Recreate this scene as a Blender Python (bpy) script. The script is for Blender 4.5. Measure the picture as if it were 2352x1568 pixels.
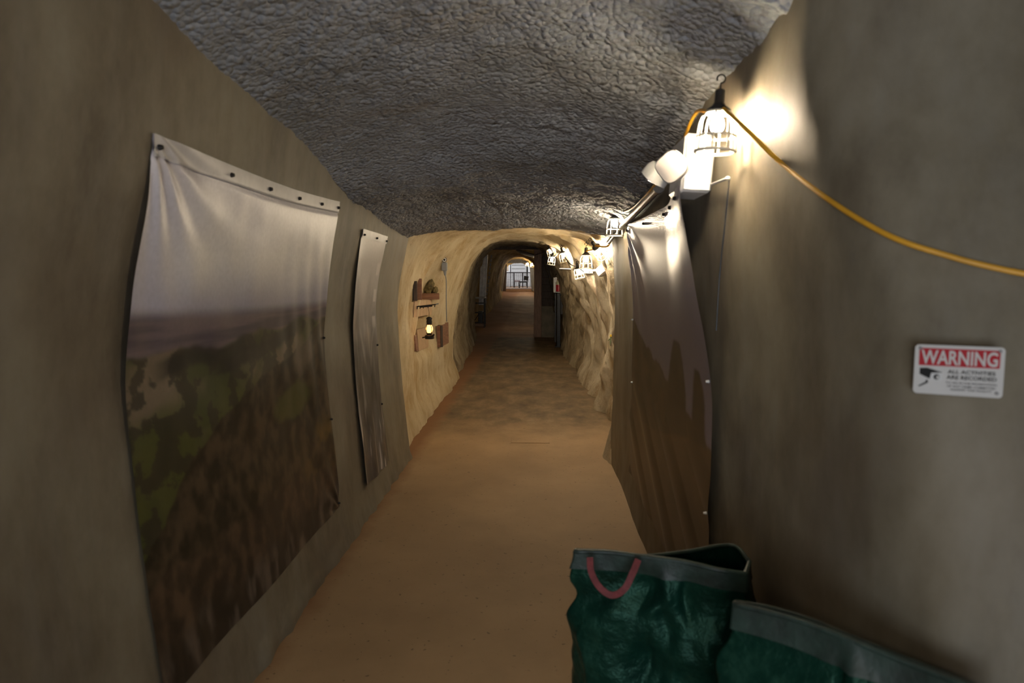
import bpy, math, random
import numpy as np
from mathutils import Vector, Matrix, Euler

random.seed(7)
SC = bpy.context.scene
COL = SC.collection
for _o in list(bpy.data.objects):
    bpy.data.objects.remove(_o, do_unlink=True)

# ------------------------------------------------------------------ camera
FPX, CX, CY = 1568.0, 1176.0, 784.0
PITCH = math.atan(152 / 1568)
YAW = math.radians(2.33)
CAM = Vector((0.0, 0.0, 1.6))
cd = bpy.data.cameras.new('camera')
cam = bpy.data.objects.new('camera', cd)
COL.objects.link(cam)
cam.location = CAM
cam.rotation_euler = (math.pi / 2 - PITCH, 0, YAW)
cd.sensor_width = 36.0
cd.lens = 24.0
cd.clip_start = 0.05
cd.clip_end = 200
cd.dof.use_dof = True
cd.dof.focus_distance = 9.0
cd.dof.aperture_fstop = 3.2
SC.camera = cam

# ------------------------------------------------------------------ world, large lights, exposure
W = bpy.data.worlds.new('world')
SC.world = W
W.use_nodes = True
W.node_tree.nodes['Background'].inputs[0].default_value = (0.72, 0.83, 1.0, 1)
W.node_tree.nodes['Background'].inputs[1].default_value = 0.02
SC.view_settings.view_transform = 'Standard'
SC.view_settings.look = 'None'
SC.view_settings.exposure = 0.12
SC.view_settings.gamma = 1.0
SC.view_settings.use_curve_mapping = False
SC.cycles.use_light_tree = False
SC.cycles.diffuse_bounces = 3
SC.cycles.glossy_bounces = 2
SC.cycles.max_bounces = 6


def area_light(name, loc, aim, size, sy, power, col):
    ld = bpy.data.lights.new(name, 'AREA')
    ld.shape = 'RECTANGLE'
    ld.size, ld.size_y = size, sy
    ld.energy = power
    ld.color = col
    o = bpy.data.objects.new(name, ld)
    COL.objects.link(o)
    o.location = loc
    o.rotation_euler = (Vector(aim) - Vector(loc)).to_track_quat('-Z', 'Y').to_euler()
    return o


# daylight from the tunnel mouth behind the camera, and the lit hall at the far end
area_light('mouth_daylight', (-0.4, -2.6, 0.9), (-0.3, 2.6, 2.3), 2.2, 1.4, 66.0, (0.80, 0.89, 1.0))
area_light('hall_light', (-1.2, 40.5, 3.6), (-1.2, 41.2, 0.9), 2.2, 2.2, 105.0, (0.93, 0.96, 1.0))
_l = bpy.data.lights.new('rear_fill_light', 'POINT')      # unseen fill added behind the camera, standing in for the cable's further lamps
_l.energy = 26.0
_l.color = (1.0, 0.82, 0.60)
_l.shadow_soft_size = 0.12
_o = bpy.data.objects.new('rear_fill_light', _l)
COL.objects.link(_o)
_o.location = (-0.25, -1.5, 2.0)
BULB_COL = (1.0, 0.82, 0.57)
BULB_STR = 740.0




# ------------------------------------------------------------------ pixel -> space
_F = Vector((-math.sin(YAW) * math.cos(PITCH), math.cos(YAW) * math.cos(PITCH), -math.sin(PITCH)))
_R = Vector((math.cos(YAW), math.sin(YAW), 0))
_U = _R.cross(_F)


def ray(px, py):
    return _F + _R * ((px - CX) / FPX) + _U * ((CY - py) / FPX)


def at(px, py, Y):
    d = ray(px, py)
    return CAM + d * (Y / d.y)


# ------------------------------------------------------------------ noise
_rng = np.random.RandomState(3)
_perm = _rng.permutation(256)
_perm = np.concatenate([_perm, _perm, _perm])
_grad = _rng.normal(size=(256, 3))
_grad /= np.linalg.norm(_grad, axis=1)[:, None]


def perlin(x, y, z):
    x, y, z = np.broadcast_arrays(np.asarray(x, float), np.asarray(y, float), np.asarray(z, float))
    xi, yi, zi = np.floor(x).astype(int), np.floor(y).astype(int), np.floor(z).astype(int)
    xf, yf, zf = x - xi, y - yi, z - zi
    s = lambda t: t * t * t * (t * (t * 6 - 15) + 10)
    u, v, w = s(xf), s(yf), s(zf)
    xi, yi, zi = xi & 255, yi & 255, zi & 255

    def g(dx, dy, dz):
        h = _perm[_perm[_perm[xi + dx] + yi + dy] + zi + dz]
        gg = _grad[h]
        return gg[..., 0] * (xf - dx) + gg[..., 1] * (yf - dy) + gg[..., 2] * (zf - dz)
    l = lambda a, b, t: a + t * (b - a)
    return 1.6 * l(l(l(g(0, 0, 0), g(1, 0, 0), u), l(g(0, 1, 0), g(1, 1, 0), u), v),
                   l(l(g(0, 0, 1), g(1, 0, 1), u), l(g(0, 1, 1), g(1, 1, 1), u), v), w)


def fbm(x, y, z, oct=4, gain=0.5):
    t, a, f = 0, 1, 1
    for i in range(oct):
        t = t + a * perlin(x * f + i * 7.3, y * f + i * 3.1, z * f)
        a *= gain
        f *= 2.03
    return t


def smooth(a, b, x):
    t = np.clip((np.asarray(x, float) - a) / (b - a), 0, 1)
    return t * t * (3 - 2 * t)


# ------------------------------------------------------------------ materials
def new_mat(name):
    m = bpy.data.materials.new(name)
    m.use_nodes = True
    nt = m.node_tree
    return m, nt, nt.nodes['Principled BSDF']


def tex_noise(nt, scale, detail=5, rough=0.6, stretch=(1, 1, 1), off=(0, 0, 0)):
    tc = nt.nodes.new('ShaderNodeTexCoord')
    mp = nt.nodes.new('ShaderNodeMapping')
    mp.inputs['Scale'].default_value = stretch
    mp.inputs['Location'].default_value = off
    n = nt.nodes.new('ShaderNodeTexNoise')
    n.inputs['Scale'].default_value = scale
    n.inputs['Detail'].default_value = detail
    n.inputs['Roughness'].default_value = rough
    nt.links.new(tc.outputs['Object'], mp.inputs['Vector'])
    nt.links.new(mp.outputs['Vector'], n.inputs['Vector'])
    return n.outputs[0]


def ramp(nt, fac, stops):
    r = nt.nodes.new('ShaderNodeValToRGB')
    e = r.color_ramp.elements
    while len(e) < len(stops):
        e.new(0.5)
    for k, (p, c) in zip(e, stops):
        k.position = p
        k.color = (*c, 1) if len(c) == 3 else c
    nt.links.new(fac, r.inputs[0])
    return r.outputs[0]


def mix(nt, fac, a, b, mode='MIX'):
    m = nt.nodes.new('ShaderNodeMix')
    m.data_type = 'RGBA'
    m.blend_type = mode
    for sock, val in ((m.inputs[0], fac), (m.inputs[6], a), (m.inputs[7], b)):
        if hasattr(val, 'is_linked'):
            nt.links.new(val, sock)
        elif isinstance(val, (int, float)):
            sock.default_value = val
        else:
            sock.default_value = (*val, 1)
    return m.outputs[2]


def bump(nt, bsdf, h, strength, dist):
    b = nt.nodes.new('ShaderNodeBump')
    b.inputs['Strength'].default_value = strength
    b.inputs['Distance'].default_value = dist
    nt.links.new(h, b.inputs['Height'])
    nt.links.new(b.outputs[0], bsdf.inputs['Normal'])


def simple(name, c, rough=0.5, metal=0.0, var=0.25, scale=12, stretch=(1, 1, 1), bmp=0.0, bd=0.003):
    m, nt, b = new_mat(name)
    n = tex_noise(nt, scale, 4, 0.6, stretch)
    dark = tuple(x * (1 - var) for x in c)
    lite = tuple(min(1, x * (1 + var)) for x in c)
    nt.links.new(ramp(nt, n, [(0.3, dark), (0.7, lite)]), b.inputs['Base Color'])
    b.inputs['Roughness'].default_value = rough
    b.inputs['Metallic'].default_value = metal
    if bmp:
        bump(nt, b, n, bmp, bd)
    return m


def emit(name, c, s):
    m, nt, b = new_mat(name)
    b.inputs['Base Color'].default_value = (*c, 1)
    b.inputs['Emission Color'].default_value = (*c, 1)
    b.inputs['Emission Strength'].default_value = s
    return m


def mat_paint():
    m, nt, b = new_mat('taupe_wall_paint')
    n1 = tex_noise(nt, 2.4, 6, 0.66, (1, 1, 0.6))
    n2 = tex_noise(nt, 7, 5, 0.7, (1, 1, 0.22), (3, 1, 2))
    n3 = tex_noise(nt, 1.3, 4, 0.5, (1, 1, 1), (9, 4, 7))
    c = ramp(nt, n1, [(0.33, (0.115, 0.092, 0.061)), (0.5, (0.195, 0.165, 0.113)), (0.68, (0.270, 0.238, 0.176))])
    c = mix(nt, ramp(nt, n2, [(0.45, (0, 0, 0)), (0.75, (0.5, 0.5, 0.5))]), c, (0.24, 0.22, 0.18))
    c = mix(nt, ramp(nt, n3, [(0.5, (0, 0, 0)), (0.75, (0.6, 0.6, 0.6))]), c, (0.13, 0.094, 0.062))
    nt.links.new(c, b.inputs['Base Color'])
    b.inputs['Roughness'].default_value = 0.62
    bump(nt, b, tex_noise(nt, 14, 6, 0.6), 0.25, 0.006)
    return m


def mat_shotcrete():
    m, nt, b = new_mat('grey_shotcrete')
    n1 = tex_noise(nt, 1.4, 5, 0.6)
    c = ramp(nt, n1, [(0.35, (0.235, 0.238, 0.243)), (0.55, (0.315, 0.33, 0.355)), (0.7, (0.37, 0.39, 0.42))])
    # brown rust stain running across the vault
    n2 = tex_noise(nt, 2.0, 5, 0.65, (0.35, 1.3, 1), (2, 5, 0))
    c = mix(nt, ramp(nt, n2, [(0.56, (0, 0, 0)), (0.72, (0.55, 0.55, 0.55))]), c, (0.21, 0.16, 0.105))
    n3 = tex_noise(nt, 42, 4, 0.65)
    c = mix(nt, ramp(nt, n3, [(0.34, (0.6, 0.6, 0.6)), (0.50, (0, 0, 0))]), c, (0.16, 0.157, 0.155))
    nt.links.new(c, b.inputs['Base Color'])
    b.inputs['Roughness'].default_value = 0.85
    tc = nt.nodes.new('ShaderNodeTexCoord')
    wn = nt.nodes.new('ShaderNodeTexNoise'); wn.inputs['Scale'].default_value = 26; wn.inputs['Detail'].default_value = 3
    nt.links.new(tc.outputs['Object'], wn.inputs['Vector'])
    vm = nt.nodes.new('ShaderNodeVectorMath'); vm.operation = 'MULTIPLY_ADD'
    nt.links.new(wn.outputs['Color'], vm.inputs[0]); vm.inputs[1].default_value = (0.010, 0.010, 0.010)
    nt.links.new(tc.outputs['Object'], vm.inputs[2])
    vo = nt.nodes.new('ShaderNodeTexVoronoi')
    vo.inputs['Scale'].default_value = 48
    nt.links.new(vm.outputs[0], vo.inputs['Vector'])
    ad = nt.nodes.new('ShaderNodeMath'); ad.operation = 'POWER'; ad.inputs[1].default_value = 1.7
    nt.links.new(vo.outputs['Distance'], ad.inputs[0])
    ng = nt.nodes.new('ShaderNodeMath'); ng.operation = 'MULTIPLY'; ng.inputs[1].default_value = -1.0
    nt.links.new(ad.outputs[0], ng.inputs[0])
    bump(nt, b, ng.outputs[0], 0.75, 0.017)
    return m


def mat_rock(name, c0, c1, c2, stain, bs=0.5):
    m, nt, b = new_mat(name)
    n1 = tex_noise(nt, 1.6, 7, 0.62)
    c = ramp(nt, n1, [(0.3, c0), (0.5, c1), (0.7, c2)])
    n2 = tex_noise(nt, 2.6, 6, 0.7, (1, 1, 0.6), (4, 2, 8))
    c = mix(nt, ramp(nt, n2, [(0.48, (0, 0, 0)), (0.66, (0.85, 0.85, 0.85))]), c, stain)
    n3 = tex_noise(nt, 22, 4, 0.6, (1, 1, 0.5), (1, 7, 3))
    c = mix(nt, ramp(nt, n3, [(0.62, (0, 0, 0)), (0.72, (0.55, 0.55, 0.55))]), c, tuple(x * 0.45 for x in stain))
    nt.links.new(c, b.inputs['Base Color'])
    b.inputs['Roughness'].default_value = 0.8
    bump(nt, b, tex_noise(nt, 11, 8, 0.65), bs, 0.03)
    return m


def mat_floor():
    m, nt, b = new_mat('dusty_floor')
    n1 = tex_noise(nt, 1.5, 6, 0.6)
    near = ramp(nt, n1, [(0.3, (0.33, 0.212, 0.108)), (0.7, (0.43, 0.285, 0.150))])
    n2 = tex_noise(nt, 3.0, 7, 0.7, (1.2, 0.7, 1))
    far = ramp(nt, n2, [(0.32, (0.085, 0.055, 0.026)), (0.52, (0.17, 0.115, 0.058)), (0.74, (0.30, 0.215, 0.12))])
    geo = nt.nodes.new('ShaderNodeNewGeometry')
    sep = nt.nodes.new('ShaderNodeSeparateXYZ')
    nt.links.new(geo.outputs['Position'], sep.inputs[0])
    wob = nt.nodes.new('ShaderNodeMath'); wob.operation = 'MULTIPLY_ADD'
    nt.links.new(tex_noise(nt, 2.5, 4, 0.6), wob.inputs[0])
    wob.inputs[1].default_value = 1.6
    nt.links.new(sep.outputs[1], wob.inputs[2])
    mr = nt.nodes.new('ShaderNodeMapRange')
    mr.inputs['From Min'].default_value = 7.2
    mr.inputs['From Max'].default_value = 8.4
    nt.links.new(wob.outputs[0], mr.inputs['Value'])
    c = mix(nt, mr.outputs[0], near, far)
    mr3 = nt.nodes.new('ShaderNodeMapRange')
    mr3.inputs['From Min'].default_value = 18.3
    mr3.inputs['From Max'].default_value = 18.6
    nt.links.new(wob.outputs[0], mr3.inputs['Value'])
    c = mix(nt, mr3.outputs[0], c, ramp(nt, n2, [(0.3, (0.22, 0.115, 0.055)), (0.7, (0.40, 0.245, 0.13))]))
    # crumbs and dark specks
    n3 = tex_noise(nt, 34, 3, 0.5, (1.0, 1.0, 1), (5, 1, 0))
    c = mix(nt, ramp(nt, n3, [(0.665, (0, 0, 0)), (0.70, (0.7, 0.7, 0.7))]), c, (0.12, 0.075, 0.04))
    # band of red earth left along the foot of the left wall
    wob2 = nt.nodes.new('ShaderNodeMath'); wob2.operation = 'MULTIPLY_ADD'
    nt.links.new(tex_noise(nt, 5, 4, 0.6, (1, 1, 1), (2, 2, 2)), wob2.inputs[0])
    wob2.inputs[1].default_value = 0.16
    nt.links.new(sep.outputs[0], wob2.inputs[2])
    mr2 = nt.nodes.new('ShaderNodeMapRange')
    mr2.inputs['From Min'].default_value = -0.95
    mr2.inputs['From Max'].default_value = -1.08
    nt.links.new(wob2.outputs[0], mr2.inputs['Value'])
    mm = nt.nodes.new('ShaderNodeMath'); mm.operation = 'MULTIPLY'; mm.inputs[1].default_value = 0.9
    nt.links.new(mr2.outputs[0], mm.inputs[0])
    c = mix(nt, mm.outputs[0], c, (0.23, 0.105, 0.04))
    nt.links.new(c, b.inputs['Base Color'])
    b.inputs['Roughness'].default_value = 0.75
    bump(nt, b, tex_noise(nt, 30, 6, 0.65), 0.3, 0.006)
    return m


def mat_print(name, rough):
    m, nt, b = new_mat(name)
    a = nt.nodes.new('ShaderNodeAttribute')
    a.attribute_name = 'print'
    n = tex_noise(nt, 60, 3, 0.5)
    c = mix(nt, ramp(nt, n, [(0.3, (0.10, 0.10, 0.10)), (0.7, (0, 0, 0))]), a.outputs['Color'], (0.02, 0.02, 0.02))
    nt.links.new(c, b.inputs['Base Color'])
    b.inputs['Roughness'].default_value = rough
    b.inputs['Specular IOR Level'].default_value = 0.5
    return m


def mat_bag():
    m, nt, b = new_mat('green_woven_plastic')
    n = tex_noise(nt, 7, 6, 0.65)
    c = ramp(nt, n, [(0.32, (0.002, 0.013, 0.010)), (0.56, (0.004, 0.027, 0.018)), (0.76, (0.022, 0.072, 0.048))])
    nt.links.new(c, b.inputs['Base Color'])
    b.inputs['Roughness'].default_value = 0.36
    b.inputs['Specular IOR Level'].default_value = 0.26
    b.inputs['Specular Tint'].default_value = (0.45, 1.0, 0.72, 1)
    bump(nt, b, tex_noise(nt, 16, 5, 0.6), 0.5, 0.02)
    return m


M = {}
M['paint'] = mat_paint()
M['shotcrete'] = mat_shotcrete()
M['plaster'] = mat_rock('tan_rock_plaster', (0.46, 0.36, 0.20), (0.60, 0.50, 0.32), (0.70, 0.62, 0.45), (0.40, 0.265, 0.11), 0.45)
M['plaster_grey'] = mat_rock('pale_grey_rock', (0.38, 0.33, 0.24), (0.55, 0.49, 0.37), (0.68, 0.62, 0.50), (0.27, 0.18, 0.09), 0.75)
M['rock'] = mat_rock('dark_rock', (0.20, 0.155, 0.092), (0.33, 0.268, 0.17), (0.48, 0.405, 0.285), (0.12, 0.082, 0.042), 0.8)
M['rock2'] = mat_rock('ochre_rock', (0.26, 0.18, 0.07), (0.40, 0.28, 0.11), (0.50, 0.37, 0.17), (0.18, 0.12, 0.05), 0.6)
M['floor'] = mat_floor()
M['print'] = mat_print('printed_vinyl', 0.38)
M['hem'] = simple('pale_vinyl_hem', (0.60, 0.58, 0.58), 0.4, 0, 0.1)
M['bag'] = mat_bag()
M['baghem'] = simple('faded_green_hem', (0.016, 0.034, 0.027), 0.5, 0, 0.5, 18, (1, 1, 1), 0.4, 0.01)
M['red_strap'] = simple('red_webbing', (0.17, 0.028, 0.030), 0.7, 0, 0.3, 60)
M['white'] = simple('white_plastic', (0.80, 0.79, 0.76), 0.4, 0, 0.04)
M['cage'] = simple('white_cage_plastic', (0.82, 0.76, 0.62), 0.45, 0, 0.05)
M['black'] = simple('black_rubber', (0.018, 0.017, 0.016), 0.5, 0, 0.3)
M['blackmetal'] = simple('black_painted_metal', (0.016, 0.016, 0.017), 0.38, 0.3, 0.3)
M['iron'] = simple('wrought_iron', (0.022, 0.018, 0.015), 0.6, 0.4, 0.3)
M['yellow'] = simple('yellow_cable', (0.72, 0.36, 0.025), 0.45, 0, 0.15)
M['galv'] = simple('galvanised_steel', (0.34, 0.34, 0.35), 0.42, 0.6, 0.25, 9)
M['chrome'] = simple('brushed_conduit', (0.42, 0.40, 0.38), 0.3, 0.9, 0.1)
M['grey'] = simple('grey_enamel', (0.28, 0.30, 0.32), 0.5, 0.1, 0.1)
M['wood'] = simple('red_brown_timber', (0.25, 0.12, 0.07), 0.65, 0, 0.35, 6, (1, 1, 8), 0.3, 0.004)
M['wood_pale'] = simple('pale_plank', (0.52, 0.36, 0.22), 0.65, 0, 0.2, 5, (8, 1, 1), 0.2, 0.004)
M['wood_dark'] = simple('dark_timber', (0.075, 0.055, 0.045), 0.75, 0, 0.4, 6, (6, 6, 1), 0.3, 0.006)
M['wood_post'] = simple('brown_post_timber', (0.30, 0.19, 0.14), 0.7, 0, 0.35, 6, (8, 8, 1), 0.3, 0.005)
M['wood_grey'] = simple('weathered_grey_timber', (0.17, 0.17, 0.17), 0.7, 0, 0.35, 6, (8, 8, 1), 0.3, 0.005)
M['concrete'] = simple('old_concrete', (0.22, 0.19, 0.14), 0.8, 0, 0.3, 5, (1, 1, 1), 0.3, 0.01)
M['red'] = simple('red_enamel', (0.52, 0.02, 0.035), 0.28, 0, 0.1)
M['label'] = simple('cream_label', (0.72, 0.68, 0.45), 0.5, 0, 0.1)
M['signwhite'] = simple('sign_white', (0.56, 0.55, 0.54), 0.65, 0, 0.03)
M['signred'] = simple('sign_red', (0.40, 0.010, 0.020), 0.75, 0, 0.05)
M['signblack'] = simple('sign_black', (0.006, 0.006, 0.006), 0.8, 0, 0.1)
M['signgrey'] = simple('sign_grey_print', (0.06, 0.06, 0.065), 0.8, 0, 0.1)
M['ore'] = simple('ore_rock', (0.16, 0.125, 0.05), 0.75, 0, 0.8, 16, (1, 1, 1), 0.8, 0.02)
M['bulb'] = emit('bulb_glow', BULB_COL, BULB_STR)
M['flame'] = emit('lantern_glow', (1.0, 0.42, 0.10), 5.0)
M['door'] = simple('white_door', (0.80, 0.81, 0.82), 0.5, 0, 0.04)
M['hallwall'] = simple('hall_wall', (0.42, 0.40, 0.37), 0.7, 0, 0.1, 3)
M['beige'] = simple('beige_board', (0.55, 0.44, 0.33), 0.6, 0, 0.2, 4)
M['maroon'] = simple('maroon_board', (0.16, 0.03, 0.035), 0.6, 0, 0.2)
M['mwhite'] = simple('mortar_white', (0.72, 0.66, 0.55), 0.8, 0, 0.15)
M['yflower'] = simple('yellow_petal', (0.85, 0.62, 0.05), 0.5, 0, 0.1)
M['stem'] = simple('grey_green_stem', (0.16, 0.19, 0.10), 0.6, 0, 0.2)
M['redpaint'] = simple('red_paint', (0.42, 0.05, 0.03), 0.6, 0, 0.2)
M['step'] = simple('brown_step_boards', (0.30, 0.19, 0.12), 0.7, 0, 0.2, 3)

# ------------------------------------------------------------------ mesh helpers
ORI = {}


def link_obj(name, me, mat, parent=None, smooth_=True):
    o = bpy.data.objects.new(name, me)
    if mat is not None and not me.materials:
        me.materials.append(mat)
    if smooth_:
        me.shade_smooth()
    COL.objects.link(o)
    if parent is not None:
        o.parent = parent
    return o


def obj(name, v, f, mat, parent=None, smooth_=True, angle=None, cols=None):
    """one mesh object; v in world space, stored relative to the thing's own origin"""
    org = Vector((0, 0, 0))
    if parent is not None:
        org = ORI.get(parent.name, org)
    v = np.asarray([tuple(p) for p in v] if not isinstance(v, np.ndarray) else v, float) - np.array(org)
    me = bpy.data.meshes.new(name)
    me.from_pydata(v.tolist(), [], [tuple(int(i) for i in q) for q in f])
    me.update()
    if cols is not None:
        a = me.color_attributes.new('print', 'FLOAT_COLOR', 'POINT')
        a.data.foreach_set('color', np.c_[cols, np.ones(len(cols))].astype(np.float32).ravel())
    o = link_obj(name, me, mat, parent, smooth_)
    if smooth_ and angle:
        me.set_sharp_from_angle(angle=math.radians(angle))
    ORI[o.name] = org
    return o


def thing(name, label, cat, loc=(0, 0, 0), group=None):
    o = bpy.data.objects.new(name, None)
    o.empty_display_size = 0.05
    COL.objects.link(o)
    o.location = loc
    ORI[o.name] = Vector(loc)
    tag(o, label, cat, group)
    return o


def tag(o, label, cat, group=None):
    o['label'] = label
    o['category'] = cat
    if group:
        o['group'] = group
    return o


def struct(o):
    o['kind'] = 'structure'
    return o


class MB:
    def __init__(s):
        s.v, s.f = [], []

    def add(s, vs, fs):
        b = len(s.v)
        s.v += [Vector(p) for p in vs]
        s.f += [[i + b for i in q] for q in fs]
        return s

    def box(s, c, size, rot=None, taper=None):
        c = Vector(c)
        hx, hy, hz = size[0] / 2, size[1] / 2, size[2] / 2
        R = rot.to_3x3() if rot is not None else Matrix.Identity(3)
        vs = []
        for sz in (-1, 1):
            for sx, sy in ((-1, -1), (1, -1), (1, 1), (-1, 1)):
                k = 1.0 if (taper is None or sz < 0) else taper
                vs.append(c + R @ Vector((sx * hx * k, sy * hy * k, sz * hz)))
        return s.add(vs, [(3, 2, 1, 0), (4, 5, 6, 7), (0, 1, 5, 4), (1, 2, 6, 5), (2, 3, 7, 6), (3, 0, 4, 7)])

    def bbox(s, c, size, rot=None, b=0.004):
        """box with bevelled edges (24 verts)"""
        c = Vector(c)
        R = rot.to_3x3() if rot is not None else Matrix.Identity(3)
        h = [max(x / 2, 1e-5) for x in size]
        b = min(b, min(h) * 0.8)
        idx = {}
        vs = []
        for sx in (-1, 1):
            for sy in (-1, 1):
                for sz in (-1, 1):
                    for ax in range(3):
                        p = [sx * (h[0] - b), sy * (h[1] - b), sz * (h[2] - b)]
                        p[ax] = (sx, sy, sz)[ax] * h[ax]
                        idx[(sx, sy, sz, ax)] = len(vs)
                        vs.append(c + R @ Vector(p))
        fs = []
        for ax in range(3):
            o1, o2 = [(1, 2), (2, 0), (0, 1)][ax]
            for sg in (-1, 1):
                q = []
                for a, bb in ((-1, -1), (1, -1), (1, 1), (-1, 1)):
                    k = [0, 0, 0]; k[ax] = sg; k[o1] = a; k[o2] = bb
                    q.append(idx[(*k, ax)])
                fs.append(q if sg > 0 else q[::-1])
        for ax in range(3):
            o1, o2 = [(1, 2), (2, 0), (0, 1)][ax]
            for a in (-1, 1):
                for bb in (-1, 1):
                    k0 = [0, 0, 0]; k0[o1] = a; k0[o2] = bb
                    k1 = list(k0); k0[ax] = -1; k1[ax] = 1
                    q = [idx[(*k0, o1)], idx[(*k1, o1)], idx[(*k1, o2)], idx[(*k0, o2)]]
                    fs.append(q if a * bb < 0 else q[::-1])
        for sx in (-1, 1):
            for sy in (-1, 1):
                for sz in (-1, 1):
                    q = [idx[(sx, sy, sz, a)] for a in range(3)]
                    fs.append(q if sx * sy * sz > 0 else q[::-1])
        return s.add(vs, fs)

    def tube(s, pts, r, n=8, closed=False, caps=True):
        pts = [Vector(p) for p in pts]
        N = len(pts)
        rs = r if isinstance(r, (list, tuple)) else [r] * N
        b = len(s.v)
        prev = None
        for i, p in enumerate(pts):
            if closed:
                d = pts[(i + 1) % N] - pts[i - 1]
            else:
                d = pts[min(i + 1, N - 1)] - pts[max(i - 1, 0)]
            d.normalize()
            if prev is None:
                a = d.orthogonal().normalized()
            else:
                a = prev - d * prev.dot(d)
                a = a.normalized() if a.length > 1e-6 else d.orthogonal().normalized()
            prev = a
            c = d.cross(a)
            for k in range(n):
                t = 2 * math.pi * k / n
                s.v.append(p + (a * math.cos(t) + c * math.sin(t)) * rs[i])
        for i in range(N if closed else N - 1):
            j = (i + 1) % N
            for k in range(n):
                l = (k + 1) % n
                s.f.append([b + i * n + k, b + i * n + l, b + j * n + l, b + j * n + k])
        if caps and not closed:
            s.f.append([b + k for k in range(n)][::-1])
            s.f.append([b + (N - 1) * n + k for k in range(n)])
        return s

    def lathe(s, prof, n=16, mat=None):
        mat = mat or Matrix.Identity(4)
        b = len(s.v)
        for (r, z) in prof:
            for k in range(n):
                t = 2 * math.pi * k / n
                s.v.append(mat @ Vector((r * math.cos(t), r * math.sin(t), z)))
        for i in range(len(prof) - 1):
            for k in range(n):
                l = (k + 1) % n
                s.f.append([b + i * n + k, b + i * n + l, b + (i + 1) * n + l, b + (i + 1) * n + k])
        s.f.append([b + k for k in range(n)][::-1])
        s.f.append([b + (len(prof) - 1) * n + k for k in range(n)])
        return s

    def build(s, name, mat, parent=None, smooth_=True, angle=40):
        return obj(name, s.v, s.f, mat, parent, smooth_, angle)


def grid_faces(nu, nv, flip=False, closed_u=False):
    i, j = np.meshgrid(np.arange(nu if closed_u else nu - 1), np.arange(nv - 1), indexing='ij')
    i2 = (i + 1) % nu
    a, b, c, d = i * nv + j, i2 * nv + j, i2 * nv + j + 1, i * nv + j + 1
    q = np.stack([a, b, c, d], -1).reshape(-1, 4)
    return q[:, ::-1] if flip else q


def catmull(pts, n):
    pts = np.asarray([tuple(p) for p in pts], float)
    P = np.vstack([2 * pts[0] - pts[1], pts, 2 * pts[-1] - pts[-2]])
    out = []
    m = len(pts) - 1
    for i in range(n):
        t = i / (n - 1) * m
        k = min(int(t), m - 1)
        u = t - k
        p0, p1, p2, p3 = P[k:k + 4]
        out.append(0.5 * ((2 * p1) + (-p0 + p2) * u + (2 * p0 - 5 * p1 + 4 * p2 - p3) * u * u + (-p0 + 3 * p1 - 3 * p2 + p3) * u ** 3))
    return np.array(out)


# ================================================================== STRUCTURE
# ---- floor: flat in the painted passage, bare earth further in, ramping up to the far hall
def floor_z(x, y):
    x, y = np.asarray(x, float), np.asarray(y, float)
    z = 0.72 * smooth(19.0, 36.0, y)
    rough = smooth(6.0, 9.0, y)
    z = z + rough * 0.020 * fbm(x * 1.6, y * 1.1, 0.3, 2) + (1 - rough) * 0.003 * fbm(x * 1.5, y * 1.5, 4.4, 3)
    # skirt of spoil against the rock walls
    return z


ys = np.concatenate([np.arange(-4, 5, 0.12), np.arange(5, 20, 0.07), np.arange(20, 36.3, 0.2)])
xs = np.arange(-2.9, 3.3, 0.06)
X, Y = np.meshgrid(xs, ys, indexing='ij')
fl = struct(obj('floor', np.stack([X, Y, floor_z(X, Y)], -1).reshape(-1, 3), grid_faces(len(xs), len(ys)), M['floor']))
hb = MB().bbox((-0.085, 6.56, 0.004), (0.37, 0.30, 0.004), None, 0.002)
hc = hb.build('hatch_cover', M['floor'], fl)

# ---- left wall of the painted passage (slightly bellied), upright rows in z
LW_Z = [-0.1, 0.0, 0.3, 0.9, 1.3, 1.6, 1.9, 2.3, 2.75]
LW_X = [-1.12, -1.13, -1.165, -1.215, -1.235, -1.20, -1.13, -1.07, -1.02]


def wall_left_x(z):
    return np.interp(z, LW_Z, LW_X)


_zz = np.linspace(-0.1, 2.75, 120)
_xx = np.interp(_zz, LW_Z, LW_X)
_k = np.exp(-np.linspace(-2, 2, 15) ** 2); _k /= _k.sum()
_xs = np.convolve(np.pad(_xx, 7, mode='edge'), _k, 'valid')


def wlx(z):
    return np.interp(z, _zz, _xs)


def wl(y, z):
    return wlx(z) + 0.012 * fbm(y * 1.3, z * 0.9, 2.2, 4)


ys = np.concatenate([np.arange(-3.5, 0.8, 0.15), np.arange(0.8, 5.86, 0.05)])
Yg, Zg = np.meshgrid(ys, _zz, indexing='ij')
und = 0.012 * fbm(Yg * 1.3, Zg * 0.9, 2.2, 4)
Xg = wlx(Zg) + und + 0.02 * smooth(0.12, 0.0, Zg) * (0.5 + fbm(Yg * 7, Zg * 4, 1.0, 3))
struct(obj('wall_left', np.stack([Xg, Yg, Zg], -1).reshape(-1, 3), grid_faces(len(ys), len(_zz)), M['paint']))

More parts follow.
